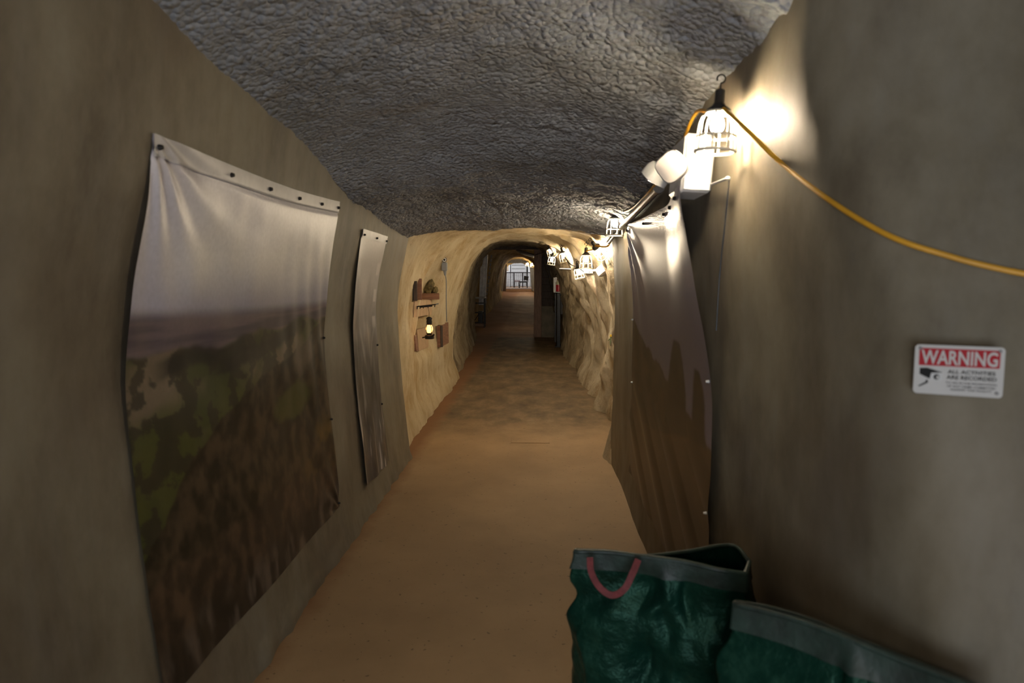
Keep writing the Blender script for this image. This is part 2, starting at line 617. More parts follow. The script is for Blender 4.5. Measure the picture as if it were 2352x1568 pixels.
# ---- right wall: straight along the passage, then turning round a convex corner into the nearer chamber
RW = {   # plan curves (x, y) at four heights
    -0.1: [(0.615, 5.85), (0.62, 5.0), (0.622, 4.0), (0.625, 3.1), (0.635, 2.5), (0.658, 2.25), (0.685, 2.0), (0.715, 1.75), (0.745, 1.52), (0.78, 1.35), (0.84, 1.23), (0.97, 1.13), (1.30, 1.02), (2.1, 0.90), (3.2, 0.8)],
    0.7: [(0.635, 5.85), (0.635, 5.0), (0.635, 4.0), (0.635, 3.1), (0.640, 2.5), (0.660, 2.25), (0.688, 2.0), (0.716, 1.75), (0.745, 1.53), (0.78, 1.37), (0.84, 1.26), (0.96, 1.17), (1.30, 1.07), (2.1, 0.95), (3.2, 0.85)],
    1.4: [(0.635, 5.85), (0.635, 5.0), (0.635, 4.0), (0.635, 3.1), (0.640, 2.5), (0.655, 2.28), (0.674, 2.08), (0.696, 1.86), (0.718, 1.67), (0.742, 1.53), (0.785, 1.44), (0.88, 1.385), (1.05, 1.33), (1.40, 1.24), (2.1, 1.10), (3.2, 0.95)],
    2.1: [(0.595, 5.85), (0.60, 5.0), (0.605, 4.0), (0.615, 3.1), (0.625, 2.5), (0.634, 2.28), (0.643, 2.08), (0.653, 1.90), (0.672, 1.79), (0.73, 1.715), (0.85, 1.665), (1.02, 1.62), (1.40, 1.55), (2.1, 1.45), (3.2, 1.3)],
    2.75: [(0.57, 5.85), (0.58, 5.0), (0.59, 4.0), (0.61, 3.1), (0.63, 2.5), (0.64, 2.28), (0.65, 2.08), (0.66, 1.90), (0.68, 1.80), (0.74, 1.73), (0.86, 1.68), (1.03, 1.635), (1.40, 1.58), (2.1, 1.48), (3.2, 1.3)],
}
_rk = sorted(RW)
_rc = np.array([catmull(RW[k], 200) for k in _rk])           # (5, 200, 2)
_rz = np.linspace(-0.1, 2.75, 90)
RWP = np.zeros((200, 90, 3))
for d in range(2):
    for i in range(200):
        RWP[i, :, d] = np.convolve(np.pad(np.interp(_rz, _rk, _rc[:, i, d]), 7, mode='edge'), _k, 'valid')
RWP[:, :, 2] = _rz[None, :]
_n = 0.010 * fbm(RWP[..., 0] * 1.5 + 5, RWP[..., 1] * 1.5, RWP[..., 2] * 1.1, 4)
RWP[..., 0] += _n
RWP[..., 1] += _n * smooth(2.2, 1.6, RWP[..., 1])
struct(obj('wall_right', RWP.reshape(-1, 3), grid_faces(200, 90), M['paint']))


from mathutils.bvhtree import BVHTree


def bvh(V):
    a, b = V.shape[:2]
    return BVHTree.FromPolygons([tuple(p) for p in V.reshape(-1, 3)], [tuple(int(i) for i in q) for q in grid_faces(a, b)])


def onwall(px, py, tree, back=0.0):
    """point on a rock wall along a sight line, pulled `back` metres towards the viewer"""
    d = ray(px, py).normalized()
    h = tree.ray_cast(CAM, d)
    return h[0] - d * back


BV_W = bvh(RWP)


def wrx(y, z):
    """x of the right wall in its straight run"""
    j = int(np.clip(round((z + 0.1) / 2.85 * 89), 0, 89))
    c = RWP[:, j]
    o = np.argsort(c[:, 1])
    return float(np.interp(y, c[o, 1], c[o, 0]))


def worley(x, y, seed):
    rs = np.random.RandomState(seed)
    jx, jy = rs.rand(64, 64), rs.rand(64, 64)
    xi, yi = np.floor(x).astype(int), np.floor(y).astype(int)
    best = np.full(x.shape, 9.0)
    for a in (-1, 0, 1):
        for b in (-1, 0, 1):
            px_, py_ = xi + a, yi + b
            dx = px_ + jx[px_ & 63, py_ & 63] - x
            dy = py_ + jy[px_ & 63, py_ & 63] - y
            best = np.minimum(best, dx * dx + dy * dy)
    return best


# ---- lumpy sprayed-concrete vault
def ceil_z(x, y):
    e = np.interp(y, [-4, 1.0, 1.8, 2.2, 2.6, 3.1, 3.85, 4.8, 5.9], [2.38, 2.36, 2.32, 2.27, 2.235, 2.17, 2.06, 1.97, 1.905])
    rise = np.interp(y, [-4, 1.5, 2.7, 4.0, 5.9], [0.20, 0.20, 0.20, 0.16, 0.115])
    u = np.clip((x + 0.24) / 0.90, -1, 1)
    z = e + rise * (1 - np.abs(u) ** 2.4)
    z = z + (0.030 * np.sin(y * 4.1 + 0.8 * u * u) + 0.035 * fbm(x * 1.1, y * 1.3, 7.7, 3)) * (1 - 0.8 * u * u)
    return z


ys = np.concatenate([np.arange(-3.5, 1.2, 0.12), np.arange(1.2, 3.4, 0.0105), np.arange(3.4, 5.821, 0.015)])
xs = np.concatenate([np.arange(-1.34, 1.0, 0.0115), np.arange(1.0, 3.3, 0.08)])
X, Y = np.meshgrid(xs, ys, indexing='ij')
Z = ceil_z(X, Y)
wx = X + 0.012 * fbm(X * 14, Y * 14, 2.0, 2)
wy = Y + 0.012 * fbm(X * 14, Y * 14, 5.0, 2)
lump = (1 - np.minimum(worley(wx * 32, wy * 29, 5), 1)) * (0.75 + 0.5 * perlin(X * 12, Y * 12, 1.5)) + 0.35 * perlin(wx * 9, wy * 8, 3.4)
amp = 0.019 * (0.75 + 0.5 * smooth(-0.4, 0.4, fbm(X * 1.5, Y * 1.5, 9.1, 2)))
Z = Z - amp * lump + 0.01
nc = len(ys)
V = np.stack([X, Y, Z], -1)
V[:, -1, 1] += 0.02 * fbm(xs * 16, xs * 0, 3.3, 3)
# thickness of the sprayed layer at its ragged far edge
up = V[:, -1:, :].copy(); up[:, :, 2] += 0.14; up[:, :, 1] += 0.0
Vc = np.concatenate([V, up], 1)
ce = struct(obj('ceiling', Vc.reshape(-1, 3), grid_faces(len(xs), nc + 1, True), M['shotcrete']))
pm = MB()
for t in np.linspace(-0.30, -0.155, 6):
    pm.bbox((t, 5.835, float(ceil_z(t, 5.8)) + 0.012), (0.033, 0.02, 0.018), None, 0.004)
pm.build('paint_mark', M['redpaint'], ce)


# ---- rock tunnels swept along y
def sweep(name, ysv, L, Rr, T, B, nexp, mats, namp, parts=3, nth=190, skirt=0.05, seed=0.0, rug=1.0, niche=None):
    ysv = np.asarray(ysv)
    l, r, t = np.interp(ysv, *L), np.interp(ysv, *Rr), np.interp(ysv, *T)
    b = np.array([B(0, y) for y in ysv]) - 0.12
    th = np.linspace(math.pi, 0, nth)
    c, s = np.cos(th), np.sin(th)
    ex = (2 / np.interp(ysv, *nexp))[:, None] if isinstance(nexp, tuple) else np.full((len(ysv), 1), 2 / nexp)
    xs_ = np.sign(c)[None] * np.abs(c)[None] ** ex
    zs_ = np.abs(s)[None] ** ex
    cx, hw = (l + r) / 2, (r - l) / 2
    Xs = cx[:, None] + hw[:, None] * xs_
    Zs = b[:, None] + (t - b)[:, None] * zs_
    Ys = np.repeat(ysv[:, None], nth, 1)
    # outward direction
    ox, oz = xs_ * 1.0, np.maximum(zs_, 0.0) ** 2 * 0.9
    ln = np.sqrt(ox ** 2 + oz ** 2) + 1e-6
    ox, oz = ox / ln, oz / ln
    ls = 0.55 + 0.45 * smooth(-0.3, 0.6, xs_)
    d = namp[0] * ls * fbm(Xs * 1.1 + seed, Ys * 1.0, Zs * 0.8, 3) + namp[1] * ls * fbm(Xs * 3.7, Ys * 3.2 + seed, Zs * 2.4, 4) \
        + namp[2] * np.abs(perlin(Xs * 9, Ys * 8, Zs * 6 + seed)) * -1
    # the right side is rougher: upright ribs of rock
    rib = -np.abs(fbm(Ys * 0.62 + 0.30 * Zs + 3.3, Zs * 0.35, Xs * 0.5 + seed, 3)) * 0.12 + 0.035
    fq = Zs * 0.62 + Xs * 0.5
    fac = np.sqrt(worley(Ys * 1.05 + 0.35 * Zs + 0.25 * fbm(Ys * 2, Zs * 2, seed, 2), fq, 11)) + 0.45 * np.sqrt(worley(Ys * 2.6 - 0.5 * Zs, fq * 2.2 + 0.2 * fbm(Ys * 3, Zs * 3, seed, 2), 12))
    d = d + (fac - 0.62) * 0.20 * smooth(0.0, 0.7, xs_) * rug
    d = d + (fac - 0.62) * 0.05 * smooth(-0.1, -0.6, xs_)
    d = d + rib * smooth(0.1, 0.8, xs_) * rug
    if niche:
        d = d + np.interp(ysv, *niche)[:, None] * smooth(0.62, 0.98, Zs) * (1 - smooth(-0.1, 0.5, xs_)) * (0.40 + 0.60 * smooth(-0.7, -0.95, xs_))
    d = d - skirt * smooth(0.35, 0.0, Zs - b[:, None] - 0.12) * np.abs(xs_)
    Xs, Zs = Xs + ox * d, Zs + oz * d
    V = np.stack([Xs, Ys, Zs], -1)
    i0, i1 = int(nth * 0.33), int(nth * 0.70)
    out = []
    for nm, a, e in (('wall_left_' + name, 0, i0), ('ceiling_' + name, i0, i1), ('wall_right_' + name, i1, nth - 1)):
        sub = V[:, a:e + 1]
        o = struct(obj(nm, sub.reshape(-1, 3), grid_faces(len(ysv), e + 1 - a), M['plaster_grey'] if nm == 'wall_right_plaster' else mats))
        out.append(o)
    return V


step = 0.032
PL = ([5.70, 6.5, 7.3, 8.0, 8.9, 9.8, 10.5, 10.8], [-1.235, -1.295, -1.345, -1.35, -1.335, -1.335, -1.36, -1.375])
PN = ([5.7, 7.28, 7.48, 8.0, 8.5, 8.80, 11.0], [0.0, 0.0, 0.28, 0.28, 0.235, 0.02, 0.0])
PR = ([5.70, 6.2, 7.0, 8.5, 9.7, 10.8], [0.68, 0.74, 0.83, 0.83, 0.78, 0.75])
PT = ([5.70, 6.4, 7.2, 7.45, 8.2, 9.2, 10.8], [2.09, 2.075, 2.06, 2.14, 2.20, 2.19, 2.155])
VP_ = sweep('plaster', np.arange(5.70, 10.82, step), PL, PR, PT, lambda x, y: float(floor_z(x, y)), ([5.7, 6.2, 7.2, 8.2], [9.0, 6.0, 3.6, 2.9]), M['plaster'],
            (0.035, 0.030, 0.014), skirt=0.10, rug=1.3, niche=PN)
RL = ([10.7, 11.2, 12, 13.5, 15, 17.7], [-1.52, -1.45, -1.45, -1.51, -1.59, -1.72])
RR = ([10.7, 11.3, 13, 15, 17.7], [0.78, 0.74, 0.62, 0.55, 0.50])
RT = ([10.7, 11.2, 12, 17.7], [2.30, 2.24, 2.25, 2.38])
VR_ = sweep('rock', np.arange(10.7, 17.7, step), RL, RR, RT, lambda x, y: float(floor_z(x, y)), 3.5, M['rock'],
            (0.045, 0.06, 0.035), skirt=0.10, seed=4.0, rug=0.55)
TL = ([17.6, 20, 22, 24, 26, 31, 34, 36.2], [-2.15, -2.2, -2.2, -2.08, -1.93, -1.80, -2.0, -2.0])
TR = ([17.6, 24, 30, 36.2], [0.42, 0.30, 0.05, -0.25])
TT = ([17.6, 24, 30, 33, 34.8, 35.4, 36.2], [2.60, 2.55, 2.48, 2.45, 2.44, 2.30, 2.28])
VT_ = sweep('far', np.arange(17.6, 36.2, 0.1), TL, TR, TT, lambda x, y: float(floor_z(x, y)), 2.8, M['rock2'],
            (0.08, 0.05, 0.03), nth=120, skirt=0.08, seed=9.0, rug=0.5)


def rock_x(V, y, z, side):
    """x of a swept rock wall at height z"""
    i = int(np.argmin(np.abs(V[:, 0, 1] - y)))
    row = V[i]
    h = row[:len(row) // 2] if side < 0 else row[len(row) // 2:][::-1]
    return float(np.interp(z, h[:, 2], h[:, 0]))


def rock_top(V, y, x):
    i = int(np.argmin(np.abs(V[:, 0, 1] - y)))
    row = V[i]
    m = row[len(row) // 4: 3 * len(row) // 4]
    return float(np.interp(x, m[:, 0], m[:, 2]))


BV_P, BV_R, BV_T = bvh(VP_), bvh(VR_), bvh(VT_)


# ---- lit hall at the far end
hz = 0.89
HX0, HX1, HY0, HY1, HZ1 = -3.2, 0.9, 36.0, 44.0, 3.9
st = MB().box(((HX0 + HX1) / 2, 40.0, hz - 0.15), (HX1 - HX0, 8.2, 0.3)).build('floor_hall', M['step'], None, False)
struct(st)
struct(MB().box(((HX0 + HX1) / 2, HY1 + 0.1, 2.2), (HX1 - HX0, 0.2, 3.6)).build('wall_back_hall', M['hallwall'], None, False))
struct(MB().box((HX0 - 0.1, 40.1, 2.2), (0.2, 8.2, 3.6)).build('wall_left_hall', M['hallwall'], None, False))
struct(MB().box((HX1 + 0.1, 40.1, 2.2), (0.2, 8.2, 3.6)).build('wall_right_hall', M['hallwall'], None, False))
struct(MB().box(((HX0 + HX1) / 2, 40.1, HZ1 + 0.1), (HX1 - HX0, 8.2, 0.2)).build('ceiling_hall', M['hallwall'], None, False))
# panelled white door in the back wall of the hall
p0, p1 = at(1174, 601, HY1), at(1207, 660, HY1)
dw = p1.x - p0.x
door = thing('door_1', 'white door of horizontal panels in the far hall', 'door', ((p0.x + p1.x) / 2, HY1 - 0.04, hz))
door['kind'] = 'structure'
del door['category']
zt = p0.z
npan = 7
for i in range(npan):
    za = hz + (zt - hz) * i / npan
    zb = hz + (zt - hz) * (i + 1) / npan
    MB().bbox(((p0.x + p1.x) / 2, HY1 - 0.05, (za + zb) / 2), (dw - 0.06, 0.05, zb - za - 0.025), None, 0.012).build('panel', M['door'], door)
for xx in (p0.x, p1.x):
    MB().box((xx, HY1 - 0.06, (hz + zt) / 2), (0.08, 0.1, zt - hz)).build('door_frame', M['door'], door, False)
MB().box(((p0.x + p1.x) / 2, HY1 - 0.06, zt + 0.03), (dw + 0.1, 0.1, 0.07)).build('door_frame', M['door'], door, False)

# ================================================================== BANNERS
def banner_mesh(name, nu, nv, pos, colf, parent):
    u, v = np.meshgrid(np.linspace(0, 1, nu), np.linspace(0, 1, nv), indexing='ij')
    P = pos(u, v)
    C = colf(u, v)
    front = obj(name, P.reshape(-1, 3), grid_faces(nu, nv), M['print'], parent, True, None, C.reshape(-1, 3))
    return front, P


def lerp3(a, b, t):
    return np.asarray(a)[None, None] * (1 - t[..., None]) + np.asarray(b)[None, None] * t[..., None]


def colmix(C, c, t):
    return C * (1 - t[..., None]) + np.asarray(c, float) * t[..., None]


def valley_print(u, v):
    """aerial view of wooded ridges under a pale sky"""
    n = lambda f, s, o=4: fbm(u * f, v * f, s, o)
    sky = lerp3((0.74, 0.71, 0.78), (0.90, 0.87, 0.84), smooth(0.0, 0.20, v + 0.05 * n(2, 1.0)))
    sky = colmix(sky, (0.36, 0.35, 0.45), smooth(0.17, 0.30, v + 0.02 * n(3, 2.0)) * 0.9)
    sky = colmix(sky, (0.62, 0.62, 0.78), smooth(0.25, 0.02, u) * smooth(0.03, 0.12, v) * 0.7)
    C = sky
    hor = 0.295 + 0.02 * u
    t = smooth(hor - 0.012, hor + 0.02, v)
    plain = lerp3((0.10, 0.08, 0.105), (0.20, 0.155, 0.17), smooth(-0.4, 0.5, fbm(u * 2.0, v * 30, 3.0, 4)))
    C = colmix(C, 0, t) + plain * t[..., None]
    # pale valley floor and meadows
    h1 = 0.37 - 0.02 * u + 0.02 * n(4, 5.0)
    t = smooth(h1, h1 + 0.015, v)
    mead = lerp3((0.060, 0.070, 0.022), (0.20, 0.155, 0.105), smooth(-0.25, 0.40, n(5, 6.0)))
    mead = colmix(mead, (0.075, 0.085, 0.020), smooth(0.44, 0.52, v) * smooth(-0.3, 0.2, n(4, 7.0)))
    C = colmix(C, 0, t) + mead * t[..., None]
    trees = smooth(0.05, 0.16, fbm(u * 15, v * 16, 8.0, 5) * 0.8 + 0.35 * fbm(u * 5, v * 5, 9.0, 2)) * t
    C = colmix(C, (0.030, 0.027, 0.018), trees * 0.85)
    for v0, sl, u0, u1, wd in ((0.405, -0.03, 0.06, 0.55, 0.030), (0.46, -0.10, 0.25, 0.85, 0.028)):
        band = smooth(wd, wd * 0.4, np.abs(v - (v0 + sl * u + 0.02 * n(5, 11.0)))) * smooth(u0, u0 + 0.08, u) * smooth(u1, u1 - 0.15, u)
        C = colmix(C, (0.018, 0.018, 0.016), band * 0.9)
    # great dark ridge rising from lower left to upper right
    ridge = np.interp(u, [0, 0.16, 0.3, 0.5, 0.74, 1.0], [0.727, 0.62, 0.54, 0.487, 0.433, 0.37]) + 0.018 * n(7, 9.0, 5)
    t = smooth(ridge, ridge + 0.008, v)
    forest = lerp3((0.011, 0.010, 0.006), (0.080, 0.055, 0.032), smooth(-0.5, 0.85, fbm(u * 24, v * 19, 12.0, 5) + 0.4 * fbm(u * 5, v * 4, 13.0, 2)))
    forest = colmix(forest, (0.17, 0.105, 0.018), smooth(-0.1, 0.3, fbm(u * 6, v * 6, 14.0, 3)) * smooth(0.70, 0.85, u) * smooth(0.66, 0.74, v) * smooth(0.93, 0.86, v) * 0.8)
    C = colmix(C, 0, t) + forest * t[..., None]
    glade = smooth(0.13, 0.08, np.sqrt(((u - 0.72) / 1.2) ** 2 + ((v - 0.585) / 0.45) ** 2) + 0.05 * n(8, 15.0))
    C = colmix(C, (0.075, 0.085, 0.020), glade * 0.9)
    bluff = smooth(0.10, 0.05, np.sqrt(((u - 0.80) / 0.9) ** 2 + ((v - 0.47) / 0.7) ** 2) + 0.04 * n(8, 16.0))
    C = colmix(C, (0.20, 0.155, 0.11), bluff * 0.55)
    # nearer brown slope along the foot
    low = 0.785 + 0.03 * n(6, 17.0, 4) + 0.05 * smooth(0.55, 1.0, u)
    t = smooth(low, low + 0.02, v)
    brush = lerp3((0.028, 0.019, 0.013), (0.115, 0.072, 0.042), smooth(-0.6, 0.9, fbm(u * 24, v * 17, 19.0, 5) + 0.5 * fbm(u * 5, v * 4, 18.0, 2)))
    C = colmix(C, 0, t) + brush * t[..., None]
    t = smooth(0.88, 0.95, v + 0.02 * n(7, 20.0))
    trunk = lerp3((0.012, 0.010, 0.008), (0.15, 0.12, 0.095), smooth(-0.2, 0.6, fbm(u * 20, v * 7, 21.0, 4)))
    C = colmix(C, 0, t * 0.8) + trunk * (t * 0.8)[..., None]
    return np.clip(C, 0.003, 1)


def forest_mono_print(u, v):
    g = 0.62 - 0.46 * smooth(0.12, 0.50, v + 0.10 * fbm(u * 3, v * 3, 1.0, 4))
    g = g + 0.10 * fbm(u * 4, v * 5, 3.0, 4) * smooth(0.05, 0.3, v)
    st = fbm(u * 11 + 1.3 * v, v * 2.2, 5.0, 4)
    g = g - 0.07 * smooth(0.45, 0.6, v) + 0.35 * smooth(0.25, 0.55, st) * smooth(0.62, 0.8, v) + 0.14 * smooth(0.3, 0.6, st) * smooth(0.3, 0.5, v)
    ln = np.abs(u - (0.30 + 0.9 * (v - 0.38)))
    g = g + 0.16 * smooth(0.05, 0.0, ln) * smooth(0.36, 0.42, v) * smooth(0.58, 0.5, v)
    ln = np.abs(u - (0.95 - 1.6 * (v - 0.36)))
    g = g + 0.12 * smooth(0.05, 0.0, ln) * smooth(0.36, 0.42, v) * smooth(0.62, 0.5, v)
    st2 = smooth(0.82, 0.86, u) * smooth(0.97, 0.95, u) * smooth(0.0, 0.3, np.sin(v * 55)) * smooth(0.42, 0.36, v) * smooth(0.09, 0.13, v)
    g = g + 0.30 * st2
    g = np.clip(g, 0.03, 0.75)
    return np.stack([g, g * 0.93, g * 0.90], -1)


def dusk_print(u, v):
    """dusk sky over two dark pointed trees and a bare hill (u runs from the far edge to the near edge)"""
    sky = lerp3((0.50, 0.50, 0.63), (0.19, 0.175, 0.235), smooth(0.0, 0.38, v))
    C = sky
    def put(t, c0, c1, f, s):
        nonlocal C
        tex = lerp3(c0, c1, smooth(-0.4, 0.5, fbm(u * f, v * f * 1.6, s, 4)))
        C = colmix(C, 0, t) + tex * t[..., None]
    hill = 0.36 + 0.20 * np.clip(u, 0, 1) ** 0.8 + 0.018 * fbm(u * 9, v * 0, 2.0, 4)
    put(smooth(hill, hill + 0.012, v), (0.020, 0.014, 0.008), (0.055, 0.034, 0.017), 10, 3.0)
    for cu, top, w, base in ((0.70, 0.365, 0.125, 0.62), (0.90, 0.405, 0.075, 0.62)):
        hgt = np.clip((v - top) / (base - top), 0, 1)
        wid = w * (0.30 + 0.75 * hgt ** 0.55) * (1 + 0.10 * fbm(v * 14, u * 0, cu * 9, 3))
        t = smooth(wid, wid - 0.02, np.abs(u - cu)) * smooth(top, top + 0.01, v) * smooth(base + 0.02, base, v)
        put(t, (0.006, 0.005, 0.004), (0.018, 0.012, 0.007), 16, 5.0)
    mound = 0.70 - 0.13 * smooth(0.3, 1.0, u)
    put(smooth(mound, mound + 0.015, v), (0.045, 0.026, 0.012), (0.078, 0.046, 0.022), 6, 6.0)
    for off, wd, c in ((0.0, 0.05, (0.15, 0.11, 0.06)), (0.19, 0.03, (0.12, 0.09, 0.05))):
        ln = np.abs((v - 0.60 - off) - 0.62 * u)
        C = colmix(C, c, smooth(wd, 0.0, ln) * 0.8 * smooth(0.56, 0.64, v))
    put(smooth(0.87, 0.93, v - 0.05 * u + 0.02 * fbm(u * 6, v * 6, 7.0)) * smooth(0.45, 0.8, u), (0.02, 0.014, 0.008), (0.04, 0.026, 0.014), 8, 8.0)
    return np.clip(C, 0.004, 1)


def pins(root, pts, inward, mat, r=0.009):
    for p in pts:
        q = Vector(p)
        MB().tube([q, q + inward * 0.012], [r, r * 0.7], 8).build('pin', mat, root)


# big valley banner on the left wall
def pos_b1(u, v):
    y = 1.96 + (3.79 - 1.96) * u + 0.02 * np.sin(3 * v) * (u - 0.5)
    z = 2.005 - 1.735 * v - 0.02 * np.sin(math.pi * u) * (1 - v)
    x = wl(y, z) + 0.007
    a = np.arctan2(v * 1.7 + 0.02, u * 1.8 + 0.02)
    r = np.hypot(v * 1.7, u * 1.8)
    x = x + 0.008 * (np.sin(a * 17) + 0.6) * np.exp(-r / 0.45) * smooth(0.0, 0.12, r)
    # pulled folds from the lower right corner and slack along the right side
    a2 = np.arctan2((1 - v) * 1.7 + 0.02, (1 - u) * 1.8 + 0.02)
    r2 = np.hypot((1 - v) * 1.7, (1 - u) * 1.8)
    x = x + 0.007 * (np.sin(a2 * 13 + 1) + 0.8) * np.exp(-r2 / 0.35) * smooth(0.0, 0.1, r2)
    sl = smooth(0.45, 0.95, u) * smooth(0.05, 0.35, v) * smooth(0.75, 0.45, v)
    x = x + 0.005 * (1 + np.sin((u * 1.8 - 0.35 * v) * 34)) * sl
    x = x + 0.008 * smooth(0.10, 0.0, u) * smooth(0.0, 0.15, v) * smooth(0.55, 0.3, v)
    x = x + 0.02 * np.sin(math.pi * np.clip(v * 1.6, 0, 1)) * np.sin(math.pi * u)
    x = x - 0.004 * smooth(0.05, 0.035, v)
    return np.stack([x, y, z], -1)


b1 = thing('wall_banner', 'large colour landscape banner of wooded green valleys on the left wall', 'banner', (-1.1, 2.88, 1.1))
_, P1 = banner_mesh('printed_sheet', 230, 300, pos_b1, valley_print, b1)
# folded hem along the top edge
hem = P1[:, :12].copy(); hem[..., 0] += 0.006; hem[:, -1, 0] += 0.004
obj('top_hem', hem.reshape(-1, 3), grid_faces(230, 12), M['hem'], b1)
pins(b1, [P1[int(k), 6] + np.array([0.006, 0, 0]) for k in (3, 60, 105, 150, 190, 226)], Vector((1, 0, 0)), M['iron'])
pins(b1, [P1[226, int(k)] + np.array([0.003, 0, 0]) for k in (130, 210, 294)], Vector((1, 0, 0)), M['iron'], 0.007)


# narrow monochrome banner
def pos_b2(u, v):
    y = 4.36 + (5.06 - 4.36) * u
    z = 1.895 - 1.69 * v - 0.01 * u
    x = wl(y, z) + 0.008
    x = x + 0.014 * smooth(0.35, 0.0, u) * smooth(0.02, 0.2, v) * smooth(0.5, 0.3, v)
    x = x + 0.008 * (1 + np.sin(u * 16 + 2.0 * v)) * smooth(0.6, 0.85, v) + 0.005 * (1 + np.sin(u * 11 - 9 * v)) * smooth(0.25, 0.45, v) * smooth(0.75, 0.6, v)
    return np.stack([x, y, z], -1)


b2 = thing('wall_banner', 'narrow black and white banner with pale top, further along the left wall', 'banner', (-1.1, 4.7, 1.05))
_, P2 = banner_mesh('printed_sheet', 70, 190, pos_b2, forest_mono_print, b2)
hem = P2[:, :7].copy(); hem[..., 0] += 0.006
obj('top_hem', hem.reshape(-1, 3), grid_faces(70, 7), M['hem'], b2)
pins(b2, [P2[int(k), 4] + np.array([0.006, 0, 0]) for k in (3, 35, 66)] + [P2[67, int(k)] for k in (90, 140)], Vector((1, 0, 0)), M['iron'], 0.008)


# dusk banner on the right wall; u = 0 is its far edge
def pos_b3(u, v):
    near = 2.46 - 0.03 * smooth(0.0, 0.42, v)
    far_ = 4.72 - 0.15 * smooth(0.0, 0.3, v)
    y = far_ + (near - far_) * u
    z = 1.935 - 1.66 * v - 0.02 * u
    wx = np.interp(z, [0.2, 0.7, 1.4, 1.7, 1.95], [0.632, 0.634, 0.633, 0.622, 0.607])
    wx = wx + (y < 2.7) * 0.0
    x = wx - 0.016
    x = x - 0.075 * smooth(0.60, 0.93, u) * smooth(0.50, 0.12, v)
    x = x - 0.03 * smooth(0.85, 1.0, u) * smooth(0.2, 0.0, v)
    a = np.arctan2(v * 1.7 + 0.02, u * 2.0 + 0.05)
    r = np.hypot(v * 1.7, u * 2.0)
    x = x - 0.014 * np.sin(a * 15) * np.exp(-r / 0.5) * smooth(0, 0.1, r)
    x = x - 0.012 * np.maximum(0, np.sin((v - 0.62 * u) * 26)) * smooth(0.55, 0.8, v)
    return np.stack([x, y, z], -1)


b3 = thing('wall_banner', 'dark dusk banner with pointed trees on the right wall below the emergency light', 'banner', (0.6, 3.6, 1.1))
_, P3 = banner_mesh('printed_sheet', 180, 240, pos_b3, dusk_print, b3)
pins(b3, [P3[int(k), 5] for k in (4, 60, 110, 140, 170)], Vector((-1, 0, 0)), M['iron'])
pins(b3, [P3[177, int(k)] for k in (100, 170)] + [P3[4, int(k)] for k in (90, 150)], Vector((-1, 0, 0)), M['white'], 0.006)

# ================================================================== WARNING SIGN
SG = onwall(2200, 851, BV_W, 0.028)
SGY = SG.y
# wall tangent at the sign
_d = Vector((1.0, -0.45, 0)).normalized()
_nrm = Vector((_d.y, -_d.x, 0))           # faces the camera side
_up = Vector((0, 0, 1))
_sw = 171 * SGY / 1568
_sh = _sw * 0.66


def sgp(a, b, off=0.0):
    """a, b in 0..1 across and down the sign"""
    return SG + _d * ((a - 0.5) * _sw) + _up * ((0.5 - b) * _sh) + _nrm * off


sign = thing('warning_sign', 'white and red warning sign with a camera picture on the right wall', 'sign', SG)


def rounded(a0, b0, a1, b1, r, off0, off1, name, mat, n=6):
    pts = []
    asp = _sw / _sh
    for (ca, cb, t0) in ((a1 - r, b0 + r * asp, -90), (a1 - r, b1 - r * asp, 0), (a0 + r, b1 - r * asp, 90), (a0 + r, b0 + r * asp, 180)):
        for k in range(n + 1):
            t = math.radians(t0 + 90 * k / n)
            pts.append((ca + r * math.cos(t), cb + r * asp * math.sin(t)))
    return prism(pts, off0, off1, name, mat)


def prism(pts, off0, off1, name, mat):
    nn = len(pts)
    v = [sgp(a, b, off0) for a, b in pts] + [sgp(a, b, off1) for a, b in pts]
    f = [list(range(nn, 2 * nn)), list(range(nn))[::-1]] + [[i, (i + 1) % nn, nn + (i + 1) % nn, nn + i] for i in range(nn)]
    return obj(name, v, f, mat, sign, False)


rounded(0, 0, 1, 1, 0.05, -0.002, 0.003, 'plate', M['signwhite'])
rounded(0.05, 0.065, 0.95, 0.42, 0.012, 0.0032, 0.0036, 'red_band', M['signred'])
prism([(0.065, 0.475), (0.15, 0.465), (0.33, 0.55), (0.20, 0.565), (0.185, 0.69), (0.065, 0.60)], 0.0032, 0.0036, 'camera_picture', M['signblack'])
prism([(0.20, 0.565), (0.325, 0.575), (0.325, 0.72), (0.19, 0.71)], 0.0032, 0.0034, 'camera_front', simple('sign_pale_grey', (0.55, 0.55, 0.55), 0.5, 0, 0.05))
prism([(0.262 + 0.035 * math.cos(t), 0.645 + 0.055 * math.sin(t)) for t in np.linspace(0, 2 * math.pi, 17)[:-1]], 0.0035, 0.0038, 'camera_lens', M['signblack'])
prism([(0.275 + 0.018 * math.cos(t), 0.65 + 0.03 * math.sin(t)) for t in np.linspace(0, 2 * math.pi, 13)[:-1]], 0.0039, 0.0041, 'lens_glint', M['signwhite'])
prism([(0.145, 0.705), (0.17, 0.73), (0.165, 0.775), (0.07, 0.86), (0.055, 0.845), (0.14, 0.755)], 0.0032, 0.0036, 'camera_bracket', M['signblack'])


